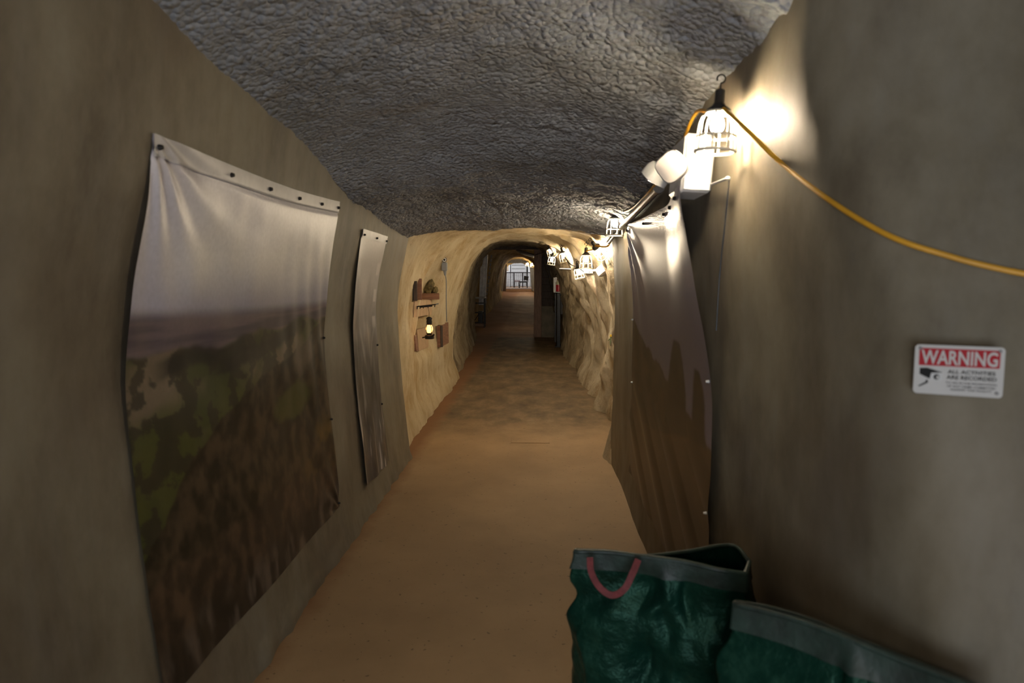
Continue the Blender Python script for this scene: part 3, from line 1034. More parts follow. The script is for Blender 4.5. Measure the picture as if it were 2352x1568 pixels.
def text(body, a0, a1, b0, b1, mat, name, weight=0.0, off=0.0042):
    cu = bpy.data.curves.new(name, 'FONT')
    cu.body = body
    cu.size = 1.0
    cu.offset = weight
    cu.resolution_u = 3
    to = bpy.data.objects.new(name + '_src', cu)
    COL.objects.link(to)
    bpy.context.view_layer.update()
    me = bpy.data.meshes.new_from_object(to.evaluated_get(bpy.context.evaluated_depsgraph_get()))
    bpy.data.objects.remove(to, do_unlink=True)
    n = len(me.vertices)
    co = np.zeros(n * 3)
    me.vertices.foreach_get('co', co)
    co = co.reshape(-1, 3)
    x0, x1, y0, y1 = co[:, 0].min(), co[:, 0].max(), co[:, 1].min(), co[:, 1].max()
    a = a0 + (co[:, 0] - x0) / (x1 - x0) * (a1 - a0)
    b = b1 + (co[:, 1] - y0) / (y1 - y0) * (b0 - b1)
    w = np.array([sgp(p, q, off) - SG for p, q in zip(a, b)])
    me.vertices.foreach_set('co', w.astype(np.float32).ravel())
    me.update()
    o = link_obj(name, me, mat, sign, False)
    o.name = name
    return o


text('WARNING', 0.075, 0.925, 0.10, 0.39, M['signwhite'], 'lettering', 0.022)
text('ALL ACTIVITIES', 0.385, 0.91, 0.485, 0.56, M['signblack'], 'lettering', 0.018)
text('ARE RECORDED', 0.375, 0.925, 0.595, 0.675, M['signblack'], 'lettering', 0.018)
text('TO AID IN THE PROSECUTION', 0.37, 0.93, 0.725, 0.765, M['signgrey'], 'lettering', 0.01)
text('OF ANY CRIME COMMITTED', 0.385, 0.92, 0.795, 0.835, M['signgrey'], 'lettering', 0.01)
text('AGAINST THIS FACILITY', 0.425, 0.88, 0.86, 0.90, M['signgrey'], 'lettering', 0.01)
for a, b in ((0.945, 0.075), (0.935, 0.905), (0.06, 0.07)):
    MB().lathe([(0.0032, 0), (0.0032, 0.003), (0.001, 0.0045)], 10,
               Matrix.Translation(sgp(a, b, 0.002)) @ _nrm.to_track_quat('Z', 'Y').to_matrix().to_4x4()).build('screw', M['galv'], sign)

# ================================================================== CAGE LAMPS
def make_lamp(label):
    t = thing('cage_lamp', label, 'lamp', (0, 0, 0), 'string of caged work lamps along the right side')
    MB().lathe([(0.010, 0.055), (0.016, 0.05), (0.017, 0.01), (0.024, 0.0), (0.040, -0.012), (0.043, -0.022), (0.036, -0.026)][::-1], 14).build('socket', M['black'], t)
    bl = MB().lathe([(0.011, -0.024), (0.013, -0.034), (0.020, -0.048), (0.0235, -0.062), (0.021, -0.076), (0.013, -0.085), (0.003, -0.088)][::-1], 12)
    bl.build('bulb', M['bulb'], t)
    cg = MB()
    nr = 8
    prof = [(0.038, -0.022), (0.052, -0.034), (0.060, -0.055), (0.063, -0.085), (0.066, -0.15)]
    for k in range(nr):
        a = 2 * math.pi * (k + 0.5) / nr
        cg.tube([(r * math.cos(a), r * math.sin(a), z) for r, z in prof], 0.0036, 6)
    for r, z, w in ((0.039, -0.022, 0.005), (0.063, -0.10, 0.0036), (0.066, -0.15, 0.0052)):
        cg.tube([(r * math.cos(a), r * math.sin(a), z) for a in np.linspace(0, 2 * math.pi, 25)[:-1]], w, 6, True)
    cg.build('cage', M['cage'], t)
    hk = [(0, 0, 0.05), (0, 0, 0.075)] + [(0.014 * math.sin(a), 0, 0.089 - 0.014 * math.cos(a)) for a in np.linspace(0, 5.2, 12)]
    MB().tube(hk, 0.0028, 6).build('hook', M['iron'], t)
    return t


def dup(root, loc, rot=(0, 0, 0), scale=1.0, label=None):
    r = root.copy(); COL.objects.link(r)
    r.location = loc; r.rotation_euler = rot; r.scale = (scale,) * 3
    if label:
        r['label'] = label
    for ch in list(root.children):
        c = ch.copy(); COL.objects.link(c); c.parent = r
    return r


lamp_spec = [  # pixel centre of the cage, depth, tilt, size, label
    (1646, 303, 2.20, (0, 0.06, 0), 0.92, 'nearest caged work lamp, glaring above the white emergency light box'),
    (1412, 521, 4.95, (0, 0.02, 0), 0.92, 'caged work lamp hanging at the far end of the grey ceiling, over the dusk banner'),
    (1383, 577, 6.45, (0.3, -0.9, 0.4), 1.0, 'caged work lamp lying tipped on yellow cable just past the corner of the right wall'),
    (1346, 601, 7.20, (0, 0.0, 0), 1.05, 'large bright caged lamp hanging over the small white emergency light in the rock'),
    (1330, 628, 8.30, (0.1, -0.22, 0), 0.95, 'lowest caged lamp, tilted, hanging in front of the bare right rock wall'),
    (1295, 591, 9.60, (0, -0.28, 0), 1.0, 'tilted caged lamp hanging from the rock ceiling left of the large bright one'),
    (1267, 599, 11.5, (0, 0.15, 0), 1.0, 'caged lamp just above the red fire extinguisher'),
    (1264, 580, 12.6, (0, -0.3, 0), 1.0, 'small caged lamp on yellow cable where the rock meets the timber frame'),
    (1212, 607, 35.0, (0, 0, 0), 1.5, 'left one of two bright caged lamps by the hall at the far end'),
    (1222, 609, 33.0, (0, 0, 0), 1.5, 'right one of two bright caged lamps by the hall at the far end'),
    (1232, 612, 20.4, (0, 0, 0), 0.85, 'added caged lamp, unseen just behind the brown timber post'),  # unseen lamp added to light the floor past the timber frame
    (1232, 612, 26.0, (0, 0, 0), 0.5, 'added unseen caged lamp well behind the brown timber post, towards the far hall'),  # second unseen lamp, put in to brighten the passage before the hall
]
LAMPS = []
lamp0 = make_lamp(lamp_spec[0][5])
for i, (px, py, Yd, rot, sc, lb) in enumerate(lamp_spec):
    c = at(px, py, Yd)
    off = Matrix.Rotation(rot[1], 3, 'Y') @ Vector((0, 0, 0.085 * sc))
    loc = c + off
    if i == 0:
        lamp0.location = loc; lamp0.rotation_euler = rot; lamp0.scale = (sc,) * 3
        LAMPS.append(loc)
    else:
        dup(lamp0, loc, rot, sc, lb)
        LAMPS.append(loc)


def sag(a, b, s, n=14):
    a, b = Vector(a), Vector(b)
    return [a.lerp(b, t) - Vector((0, 0, s * 4 * t * (1 - t))) for t in np.linspace(0, 1, n)]


def cable(name, pts, r, mat, label, cat='cable', group=None, n=8):
    return tag(MB().tube(pts, r, n).build(name, mat), label, cat, group)


# yellow cable swagged over the near right wall
pp = [at(1662, 250, 2.12)]
pp.append(at(1722, 304, 1.96))
for px, py in ((1790, 370), (1900, 456), (2040, 540), (2180, 588), (2300, 618), (2420, 640)):
    pp.append(onwall(px, py, BV_W, 0.014))
cable('power_cable', catmull(pp, 60), 0.0062, M['yellow'], 'yellow power cable swagged across the right wall above the warning sign')
pp = [LAMPS[0] + Vector((-0.03, 0.02, -0.01)), at(1600, 258, 2.45), at(1578, 300, 2.6), at(1560, 345, 2.85), at(1500, 430, 3.3), at(1450, 480, 4.4), LAMPS[1] + Vector((0.02, 0, 0.02))]
cable('power_cable', catmull(pp, 50), 0.006, M['yellow'], 'yellow power cable dropping from the nearest lamp behind the emergency light')
pp = [LAMPS[1] + Vector((0, 0.03, 0.03)), at(1404, 545, 5.9), at(1394, 566, 6.25), LAMPS[2], at(1372, 568, 6.8), at(1358, 575, 7.0), LAMPS[3] + Vector((0, 0, 0.02))]
cable('power_cable', catmull(pp, 40), 0.009, M['yellow'], 'yellow power cable bunched up beside the tipped lamp in the rock tunnel')
pp = [LAMPS[3] + Vector((0.0, 0, 0.0)), at(1362, 615, 7.5), at(1345, 626, 8.2), LAMPS[4], at(1312, 608, 8.9), at(1300, 595, 9.2), LAMPS[5] + Vector((0, 0, 0.01))]
cable('power_cable', catmull(pp, 40), 0.007, M['black'], 'black power cable looping between three hanging lamps in the rock tunnel')
pp = [LAMPS[5], at(1288, 575, 10.5), at(1277, 588, 11.3), LAMPS[6], at(1270, 580, 12.5), LAMPS[7], at(1255, 577, 14.5), at(1240, 582, 17.0), at(1228, 586, 17.3)]
cable('power_cable', catmull(pp, 50), 0.008, M['black'], 'dark power cable running from the tilted lamp to the timber post')
pp = [at(1266, 572, 12.5), at(1262, 571, 12.7), at(1257, 576, 12.9), at(1262, 578, 12.8)]
cable('cable_coil', catmull(pp, 20), 0.02, M['yellow'], 'short coil of yellow cable above the small lamp by the timber frame')
# black wire loop by the second lamp
pp = [LAMPS[1] + Vector((0.01, -0.01, 0.07)), at(1425, 505, 5.0), at(1436, 520, 4.9), at(1450, 524, 4.8), at(1470, 514, 4.6), at(1482, 495, 4.4), at(1500, 465, 3.9)]
cable('wire', catmull(pp, 40), 0.006, M['black'], 'thin black wire looping down beside the second lamp and the conduit')
# eye hooks screwed in the rock
for (a, b, Yd, r, lb) in ((1350, 556, 7.2, 0.016, 'iron eye bolt in the rock above the large bright lamp'),
                          (1326, 602, 8.3, 0.014, 'iron eye bolt holding the lowest lamp'),
                          (1290, 566, 9.6, 0.014, 'iron eye bolt holding the tilted lamp under the rock ceiling')):
    c = at(a, b, Yd)
    top = rock_top(VP_, Yd, c.x + 0.1)
    e = MB().tube([c + Vector((r * math.cos(t), 0, r * math.sin(t))) for t in np.linspace(0, 2 * math.pi, 15)[:-1]], 0.0045, 6, True)
    e.tube([c + Vector((r, 0, 0)), c + Vector((r + 0.05, 0.05, 0.02)), Vector((c.x + 0.16, c.y + 0.1, max(top + 0.03, c.z + 0.05)))], 0.004, 6)
    tag(e.build('eye_bolt', M['iron']), lb, 'hook')

# ================================================================== EMERGENCY LIGHTS
def emergency(loc, sz, label, headspec, tilt):
    t = thing('emergency_light', label, 'lamp', loc)
    R = Matrix.Rotation(tilt, 4, 'Y')
    MB().bbox(loc, sz, R, 0.012).build('housing', M['white'], t)
    MB().bbox(Vector(loc) + Vector((0, -sz[1] / 2 - 0.003, -sz[2] * 0.02)), (sz[0] * 0.86, 0.008, sz[2] * 0.9), R, 0.003).build('cover', M['white'], t)
    for (c, d, s, neck) in headspec:
        c, d = Vector(c), Vector(d).normalized()
        q = d.to_track_quat('Z', 'Y').to_matrix().to_4x4()
        roll = Matrix.Rotation(math.radians(neck), 4, 'Z')
        mt = Matrix.Translation(c) @ q @ roll
        # rounded-square lamp head: back shell, then the lens
        prof = [(0.45, -0.060), (0.75, -0.055), (0.95, -0.035), (1.0, 0.0), (0.98, 0.012)]
        m = MB()
        n = 28
        vs, fs = [], []
        for (k, z) in prof:
            for i in range(n):
                a = 2 * math.pi * i / n
                ca, sa = math.cos(a), math.sin(a)
                rr = s / (abs(ca) ** 3.6 + abs(sa) ** 3.6) ** (1 / 3.6)
                vs.append(mt @ Vector((rr * ca * k, rr * sa * k, z * s / 0.055)))
        for i in range(len(prof) - 1):
            for k in range(n):
                l = (k + 1) % n
                fs.append([i * n + k, i * n + l, (i + 1) * n + l, (i + 1) * n + k])
        fs.append(list(range(n))[::-1])
        m.add(vs, fs)
        h = m.build('lamp_head', M['white'], t)
        vs = [mt @ Vector((0, 0, 0.022 * s / 0.055))]
        fs = []
        for rr_, z in ((0.6, 0.018), (0.93, 0.010)):
            for i in range(n):
                a = 2 * math.pi * i / n
                ca, sa = math.cos(a), math.sin(a)
                rr = s / (abs(ca) ** 3.6 + abs(sa) ** 3.6) ** (1 / 3.6)
                vs.append(mt @ Vector((rr * ca * rr_, rr * sa * rr_, z * s / 0.055)))
        for k in range(n):
            l = (k + 1) % n
            fs.append([0, 1 + k, 1 + l]); fs.append([1 + k, 1 + n + k, 1 + n + l, 1 + l])
        obj('lens', vs, fs, M['lens'], h)
        MB().tube([c - d * 0.03, Vector((loc[0] - sz[0] * 0.4, c.y + 0.04, c.z + 0.01))], 0.012, 8).build('swivel', M['white'], t)
    return t


M['lens'] = simple('frosted_lens', (0.62, 0.58, 0.54), 0.3, 0, 0.05)
bx = Vector((0.562, 2.62, 1.998))
emergency(bx, (0.11, 0.24, 0.205), 'white emergency light box with two lamp heads under the nearest cage lamp',
          [(at(1543, 383, 2.42), (-0.45, -1, -0.12), 0.050, 38), (at(1503, 408, 2.80), (-0.5, 0.35, -0.75), 0.050, 30)], math.radians(4))
bx2 = onwall(1350, 621, BV_P, 0.13)
hd2 = onwall(1388, 624, BV_P, 0.12)
emergency(bx2, (0.16, 0.10, 0.075), 'small white emergency light on the rock under the large bright lamp',
          [(hd2, (0.5, -0.3, -0.8), 0.07, 0)], 0)
# pin and drop wire beside the near emergency light
nl = at(1672, 409, 2.28)
wy = thing('wall_hook', 'small white rod hook with a drop wire right of the near emergency light', 'hook', nl)
MB().tube([at(1632, 424, 2.50), nl], 0.0045, 8).build('rod', M['white'], wy)
MB().lathe([(0.003, -0.006), (0.009, -0.003), (0.009, 0.003), (0.003, 0.006)], 10, Matrix.Translation(nl)).build('knob', M['white'], wy)
dz = [nl + Vector((0.004, 0, -0.005)), nl + Vector((0.002, 0.02, -0.12)), nl + Vector((-0.004, 0.05, -0.30)), nl + Vector((-0.008, 0.06, -0.5))]
MB().tube(catmull(dz, 16), 0.0022, 6).build('drop_wire', M['blackmetal'], wy)
# conduit under the ceiling corner
cp = [at(1512, 432, 3.30), at(1440, 508, 4.60), at(1406, 546, 5.75), at(1398, 556, 6.1)]
cn = thing('conduit', 'grey metal conduit running along the top of the right wall behind the emergency light', 'pipe', cp[0])
MB().tube(cp[:2], 0.021, 14).build('pipe', M['chrome'], cn)
MB().tube(cp[1:], 0.018, 12).build('pipe', M['blackmetal'], cn)
MB().tube([cp[0] - (cp[1] - cp[0]).normalized() * 0.02, cp[0] + (cp[1] - cp[0]).normalized() * 0.04], 0.027, 14).build('coupling', M['chrome'], cn)

# ================================================================== GARDEN SACKS
def sack(front, back, base, bbase, label, name='garden_sack', strap=None, nu=150, nv=60, seed=0.0, amp=0.020, pinch=0.0, backamp=1.0):
    """front and back: rim points left to right in space; base: (cx, cy, rx, ry, rot) on the floor"""
    F = catmull(front, nu // 2)
    Bk = catmull(back, nu // 2)[::-1]
    rim = np.vstack([F, Bk])
    n = len(rim)
    cx, cy, rx, ry, rot = base
    ang = np.linspace(math.pi * 1.0, math.pi * 2.0, nu // 2)
    ang = np.concatenate([ang, np.linspace(0, math.pi, nu // 2)])
    bx_ = rx * np.sign(np.cos(ang)) * np.abs(np.cos(ang)) ** 0.7
    by_ = ry * np.sign(np.sin(ang)) * np.abs(np.sin(ang)) ** 0.7
    bp = np.stack([cx + bx_ * math.cos(rot) - by_ * math.sin(rot), cy + bx_ * math.sin(rot) + by_ * math.cos(rot), np.zeros(n)], -1)
    rows = []
    for j in range(nv):
        t = j / (nv - 1)
        e = t ** 1.25
        row = rim * (1 - t)[..., None] if False else rim * (1 - e) + bp * e
        row = row.copy()
        row[:, 2] = rim[:, 2] * (1 - t)
        c = row.mean(0)
        out = row - c
        out[:, 2] = 0
        ln = np.linalg.norm(out, axis=1)[:, None] + 1e-6
        out = out / ln
        a = np.arctan2(out[:, 1], out[:, 0])
        # crumple: broad dents, sharp diagonal creases
        d = amp * 1.3 * fbm(np.cos(a) * 1.3 + seed, np.sin(a) * 1.3, row[:, 2] * 3.4, 3)
        cr = fbm(row[:, 0] * 3.5 + row[:, 2] * 2 + seed, row[:, 1] * 3.5, row[:, 2] * 4, 2)
        d = d + amp * 1.6 * (0.45 - np.abs(cr) * 1.5)
        d = d + amp * 0.22 * (0.3 - np.abs(fbm(row[:, 0] * 9 + seed, row[:, 1] * 9, row[:, 2] * 9 + row[:, 0] * 4, 2)))
        d = d + 0.012 * math.sin(math.pi * min(1, t * 1.1)) - pinch * math.exp(-((t - 0.16) / 0.06) ** 2) * np.maximum(0, -out[:, 0]) ** 2
        d = d * smooth(0.0, 0.14, t)
        d = np.where(np.arange(n) >= n // 2, d * backamp, d)
        rows.append(row + out * np.asarray(d)[:, None])
    V = np.stack(rows, 1)
    V[:, :, 2] = np.maximum(V[:, :, 2], 0.004)
    t_ = thing(name, label, 'bag', (cx, cy, 0), 'green garden sacks by the right wall')
    obj('body', V.reshape(-1, 3), grid_faces(n, nv, True, True), M['bag'], t_)
    # bottom
    m = MB(); m.add(list(V[:, -1] + np.array([0, 0, 0.002])), [list(range(n))]); m.build('bottom', M['bag'], t_)
    # hem band folded over the rim
    kb = max(4, int(nv * 0.066))
    H = V[:, :kb + 1].copy()
    for j in range(kb + 1):
        c = H[:, j].mean(0); o_ = H[:, j] - c; o_[:, 2] = 0
        o_ /= (np.linalg.norm(o_, axis=1)[:, None] + 1e-6)
        H[:, j] += o_ * 0.006
    obj('rim_hem', H.reshape(-1, 3), grid_faces(n, kb + 1, True, True), M['baghem'], t_)
    MB().tube([tuple(p) for p in rim], 0.0065, 8, True).build('rim_cord', M['baghem'], t_)
    return t_, V


Yf = 1.86
fr = [at(1321, 1266, 1.93), at(1400, 1268, 1.91), at(1480, 1278, 1.88), at(1570, 1290, 1.84), at(1650, 1308, 1.80), at(1712, 1318, 1.80)]
bk = [at(1323, 1263, 1.96), at(1400, 1266, 1.97), at(1485, 1276, 1.99), at(1580, 1266, 2.06), at(1680, 1252, 2.12), at(1722, 1290, 2.02)]
s1, V1 = sack(fr, bk, (0.365, 2.0, 0.25, 0.19, -0.25), 0, 'tall green garden sack standing open with a red strap handle', pinch=0.035, amp=0.022)


def strap_ribbon(cl, w, nrm, name, mat, parent, th=0.003):
    cl = catmull(cl, 36)
    v = []
    for i in range(len(cl)):
        d = cl[min(i + 1, len(cl) - 1)] - cl[max(i - 1, 0)]
        d /= np.linalg.norm(d)
        sd = np.cross(d, nrm); sd /= np.linalg.norm(sd)
        for a, b in ((-1, 0), (1, 0), (1, 1), (-1, 1)):
            v.append(cl[i] + sd * w * a * 0.5 + np.array(nrm) * th * b)
    f = []
    for i in range(len(cl) - 1):
        for k in range(4):
            l = (k + 1) % 4
            f.append([i * 4 + k, i * 4 + l, i * 4 + 4 + l, i * 4 + 4 + k])
    f += [[3, 2, 1, 0], [len(v) - 4, len(v) - 3, len(v) - 2, len(v) - 1]]
    return obj(name, v, f, mat, parent, False)


sn = np.array([-0.15, -0.98, 0.1])
strap_ribbon([at(1355, 1279, 1.87), at(1358, 1312, 1.85), at(1376, 1346, 1.83), at(1405, 1366, 1.82), at(1434, 1352, 1.81), at(1452, 1318, 1.82), at(1466, 1284, 1.84)],
             0.018, sn, 'strap_handle', M['red_strap'], s1)

k2 = 0.93
fr = [at(a, b, d * k2) for a, b, d in ((1688, 1388, 1.62), (1760, 1404, 1.575), (1850, 1430, 1.52), (1960, 1472, 1.45), (2080, 1520, 1.38), (2200, 1566, 1.31), (2290, 1604, 1.26))]
bk = [at(a, b, d * k2) for a, b, d in ((1690, 1384, 1.645), (1765, 1396, 1.62), (1855, 1422, 1.57), (1960, 1466, 1.49), (2080, 1514, 1.42), (2200, 1561, 1.335), (2290, 1600, 1.275))]
s2, V2 = sack(fr, bk, (0.515, 1.235, 0.28, 0.12, -0.72), 0, 'flattened green garden sack nearest the camera, low before the right wall', seed=5.0, amp=0.022, backamp=0.15)

# ================================================================== LEFT NICHE: shelf, ore, hooks, lantern, boards, camera
def wallY_for(px, z):
    """depth where the plaster wall is met at a given pixel column"""
    best, by = 9, 8.0
    for y in np.arange(7.6, 10.7, 0.03):
        x = rock_x(VP_, y, z, -1)
        p = CAM.x + (x) * FPX / y + 1240
        if abs(p - px) < best:
            best, by = abs(p - px), y
    return by


NV = Vector((0.80, -0.60, 0)).normalized()      # the niche wall faces this way
NT = Vector((0.60, 0.80, 0)).normalized()       # along the wall, away from the camera
shy = onwall(982, 690, BV_P, 0.10).y
sh = thing('wall_shelf', 'red-brown wooden bracket shelf in the rock niche on the left', 'shelf', at(980, 680, shy))
ang = math.atan2(0.28, 0.96)
Rz = Matrix.Rotation(ang * 0.6, 4, 'Z')
MB().bbox(at(982, 680, shy), (0.29, 0.20, 0.075), Rz, 0.005).build('shelf_board', M['wood'], sh)
MB().bbox(at(962, 664, onwall(962, 664, BV_P, 0.06).y), (0.065, 0.07, 0.22), Rz, 0.005).build('upright', M['wood'], sh)
MB().bbox(at(954, 668, onwall(954, 668, BV_P, 0.05).y), (0.04, 0.08, 0.20), Rz, 0.004).build('upright', M['wood_dark'], sh)
MB().bbox(at(974, 691, shy + 0.06), (0.15, 0.10, 0.03), Rz, 0.004).build('bracket', M['wood'], sh)
# lump of ore on the shelf


def blob(name, c, r, label, seed, cat='rock', mat='ore'):
    nu, nv = 26, 18
    th, ph = np.meshgrid(np.linspace(0, 2 * math.pi, nu, endpoint=False), np.linspace(0.02, math.pi - 0.02, nv), indexing='ij')
    d = np.stack([np.sin(ph) * np.cos(th), np.sin(ph) * np.sin(th), np.cos(ph)], -1)
    k = 1 + 0.35 * fbm(d[..., 0] * 1.3 + seed, d[..., 1] * 1.3, d[..., 2] * 1.3, 3) - 0.18 * np.abs(fbm(d[..., 0] * 4 + seed, d[..., 1] * 4, d[..., 2] * 4, 2))
    P = d * k[..., None] * np.array(r)
    P[..., 2] = np.maximum(P[..., 2], -r[2] * 0.72)
    P = P + np.array(c)
    return tag(obj(name, P.reshape(-1, 3), grid_faces(nu, nv, True, True), M[mat], None, True, 30), label, cat)


sb_top = at(982, 680, shy).z + 0.0375
oc = at(984, 658, shy)
blob('ore_rock', (oc.x, oc.y, sb_top + 0.072), (0.082, 0.06, 0.10), 'large speckled ore rock on the niche shelf', 2.0)
oc = at(1000, 665, shy)
blob('ore_rock', (oc.x, oc.y - 0.02, sb_top + 0.036), (0.035, 0.035, 0.05), 'small dark ore rock at the right end of the niche shelf', 6.0)
# hook rail
hk = thing('hook_rail', 'black iron hook rail under the niche shelf holding the lantern', 'hook', at(978, 702, 8.25))
hy0 = min(onwall(p, 702, BV_P, 0.09).y for p in (958, 970, 985, 1000))
a0, a1 = at(958, 704, hy0), at(1000, 699, hy0)
MB().tube([a0, a0.lerp(a1, 0.5), a1], 0.006, 8).build('rail', M['iron'], hk)
MB().bbox(a0.lerp(a1, 0.5) + Vector((0, 0, -0.006)), (0.13, 0.02, 0.022), Matrix.Rotation(-0.1, 4, 'Y'), 0.004).build('plate', M['iron'], hk)
for t in (0.02, 0.18, 0.36, 0.62, 0.98):
    p = a0.lerp(a1, t)
    MB().tube([p, p + Vector((0.0, -0.012, -0.02)), p + Vector((0, -0.022, -0.024)), p + Vector((0, -0.028, -0.008))], 0.004, 6).build('peg', M['iron'], hk)
MB().tube([a0 + Vector((0, 0, 0)), a0 + Vector((0, 0.12, 0.0))], 0.006, 6).build('arm', M['iron'], hk)
MB().tube([a1, a1 + Vector((0.0, 0.2, 0.0))], 0.006, 6).build('arm', M['iron'], hk)
# oil lantern
lc = at(986, 752, min(hy0 - 0.02, onwall(986, 752, BV_P, 0.09).y))
ln = thing('oil_lantern', 'small black oil lantern with a glowing globe hanging in the left niche', 'lantern', lc)
T = Matrix.Translation(lc)
MB().lathe([(0.045, -0.118), (0.048, -0.112), (0.048, -0.085), (0.040, -0.078), (0.022, -0.074), (0.022, -0.055)], 16, T).build('fuel_tank', M['iron'], ln)
MB().lathe([(0.018, -0.055), (0.030, -0.042), (0.037, -0.02), (0.036, 0.0), (0.028, 0.02), (0.020, 0.03)], 16, T).build('globe', M['flame'], ln)
MB().lathe([(0.022, 0.028), (0.030, 0.03), (0.028, 0.05), (0.031, 0.055), (0.026, 0.085), (0.032, 0.088), (0.030, 0.1), (0.012, 0.112)], 16, T).build('chimney', M['iron'], ln)
for a in (0.9, 2.5, 4.05, 5.4):
    c, s = math.cos(a), math.sin(a)
    MB().tube([lc + Vector((0.030 * c, 0.030 * s, -0.08)), lc + Vector((0.043 * c, 0.043 * s, -0.03)), lc + Vector((0.043 * c, 0.043 * s, 0.0)), lc + Vector((0.028 * c, 0.028 * s, 0.04))], 0.0035, 6).build('guard_wire', M['iron'], ln)
MB().tube([lc + Vector((-0.042, 0, -0.10)), lc + Vector((-0.075, 0.02, -0.108))], 0.007, 8).build('filler', M['iron'], ln)
MB().tube([lc + Vector((0.04, -0.02, -0.085)), lc + Vector((0.052, -0.03, -0.07))], 0.010, 8).build('wick_knob', M['iron'], ln)
top = a0.lerp(a1, 0.62)
MB().tube([lc + Vector((0, 0, 0.11)), lc + Vector((0, 0.0, 0.16)), top + Vector((0, -0.02, -0.022))], 0.0022, 6).build('bail', M['iron'], ln)


def plank_px(name, q, depths, th, mat, label, cat='board', parent=None, edge=None):
    """board with its four front corners (tl, tr, br, bl) seen at given pixels and depths, thickness pushed to the wall"""
    P = [at(a, b, d) for (a, b), d in zip(q, depths)] if depths else [onwall(a, b, BV_P, 0.03) for a, b in q]
    if not depths:
        for k in (0, 1):
            yl = min(P[k].y, P[3 - k].y)
            P[k], P[3 - k] = at(*q[k], yl), at(*q[3 - k], yl)
    nrm = (P[1] - P[0]).cross(P[3] - P[0]).normalized()
    if nrm.dot(CAM - P[0]) < 0:
        nrm = -nrm
    v = P + [p - nrm * th for p in P]
    f = [[0, 1, 2, 3], [7, 6, 5, 4]] + [[i, 4 + i, 4 + (i + 1) % 4, (i + 1) % 4] for i in range(4)]
    o = obj(name, v, f, mat, parent, False)
    if parent is None:
        tag(o, label, cat)
    return o


# framed boards behind the lantern and to its right
plank_px('wall_board', [(953, 690), (992, 688), (992, 722), (950, 729)], None, 0.05, M['wood_pale'],
         'pale wooden board behind the hook rail in the niche')
tb = thing('wall_board', 'pale board with a red-brown left edge hanging below the lantern', 'board', at(968, 780, 8.2))
plank_px('panel', [(958, 757), (985, 750), (984, 797), (962, 806)], None, 0.05, M['wood_pale'], None, parent=tb)
plank_px('edge_strip', [(952, 769), (957.5, 768), (962.5, 806), (957, 806)], None, 0.05, M['wood'], None, parent=tb)
MB().tube([onwall(964, 773, BV_P, 0.08), onwall(984, 774, BV_P, 0.08)], 0.005, 6).build('peg', M['iron'], tb)
tb2 = thing('wall_board', 'thick red-brown plank standing out from the wall right of the lantern', 'board', at(1018, 770, 9.2))
q = [(1012, 748), (1030, 740), (1031, 787), (1013, 797)]
wy0, wy1 = min(onwall(1010, q_, BV_P, 0.13).y for q_ in (750, 772, 795)), min(onwall(1030, q_, BV_P, 0.12).y for q_ in (745, 765, 785))
plank_px('plank_face', q, [wy0, wy1, wy1, wy0], 0.05, M['wood'], None, parent=tb2)
plank_px('plank_end', [(1005, 746), (1012, 748), (1013, 797), (1006, 794)], [wy0 + 0.06, wy0 - 0.01, wy0 - 0.01, wy0 + 0.06], 0.03, M['wood_dark'], None, parent=tb2)

# security camera on a junction box with conduit
cy_ = onwall(1021, 612, BV_P, 0.06).y
cc = at(1020, 606, cy_)
sc_ = thing('security_camera', 'small grey security camera on a junction box high on the left rock wall', 'camera', cc)
MB().bbox(at(1021, 612, cy_), (0.068, 0.06, 0.105), None, 0.006).build('junction_box', M['grey'], sc_)
cb = at(1020, 596, cy_ - 0.03)
MB().tube([cb + Vector((-0.012, 0.06, 0.0)), cb + Vector((0, 0.0, 0)), cb + Vector((0.012, -0.06, -0.004))], 0.031, 14).build('camera_body', M['blackmetal'], sc_)
fc = cb + Vector((0.012, -0.062, -0.004))
dv = Vector((0.2, -0.98, -0.05)).normalized().to_track_quat('Z', 'Y').to_matrix().to_4x4()
MB().lathe([(0.024, 0), (0.024, 0.004), (0.017, 0.004)], 18, Matrix.Translation(fc) @ dv).build('bezel', M['white'], sc_)
MB().lathe([(0.015, 0.003), (0.012, 0.007), (0.004, 0.009)], 14, Matrix.Translation(fc) @ dv).build('lens', M['black'], sc_)
cpts = [at(1022, 621, cy_), at(1022.5, 632, cy_)]
MB().tube(cpts, [0.022, 0.014], 10).build('gland', M['grey'], sc_)
cpts = [at(1022.5, 630, cy_ + 0.01), at(1025, 645, cy_ + 0.06), at(1025, 690, cy_ + 0.1), at(1026, 738, cy_ + 0.15)]
MB().tube(catmull(cpts, 16), 0.0065, 8).build('conduit', M['grey'], sc_)

# little yellow-flowered weed in the right rock wall
wf = onwall(1403, 772, BV_P, 0.05)
fw = thing('wall_weed', 'small weed with one yellow flower growing from the right rock wall', 'plant', wf)
pts = [wf + Vector((0.03, 0.05, -0.06)), wf + Vector((-0.01, 0, -0.03)), wf + Vector((0.0, 0, 0))]
MB().tube(pts, 0.0035, 6).build('stem', M['stem'], fw)
for k in range(6):
    a = k * math.pi / 3
    MB().lathe([(0.002, 0), (0.008, 0.006), (0.002, 0.012)], 6, Matrix.Translation(wf + Vector((0.008 * math.cos(a), -0.004, 0.008 * math.sin(a))))).build('petal', M['yflower'], fw)
for k, (dx, dz_, l) in enumerate(((-0.035, -0.02, 0.04), (0.02, 0.03, 0.04), (-0.01, -0.07, 0.035))):
    p = wf + Vector((0, 0, -0.03)); q2 = p + Vector((dx, -0.01, dz_))
    MB().tube([p, p.lerp(q2, 0.5) + Vector((0, 0, 0.006)), q2], [0.003, 0.010, 0.001], 6).build('leaf', M['stem'], fw)

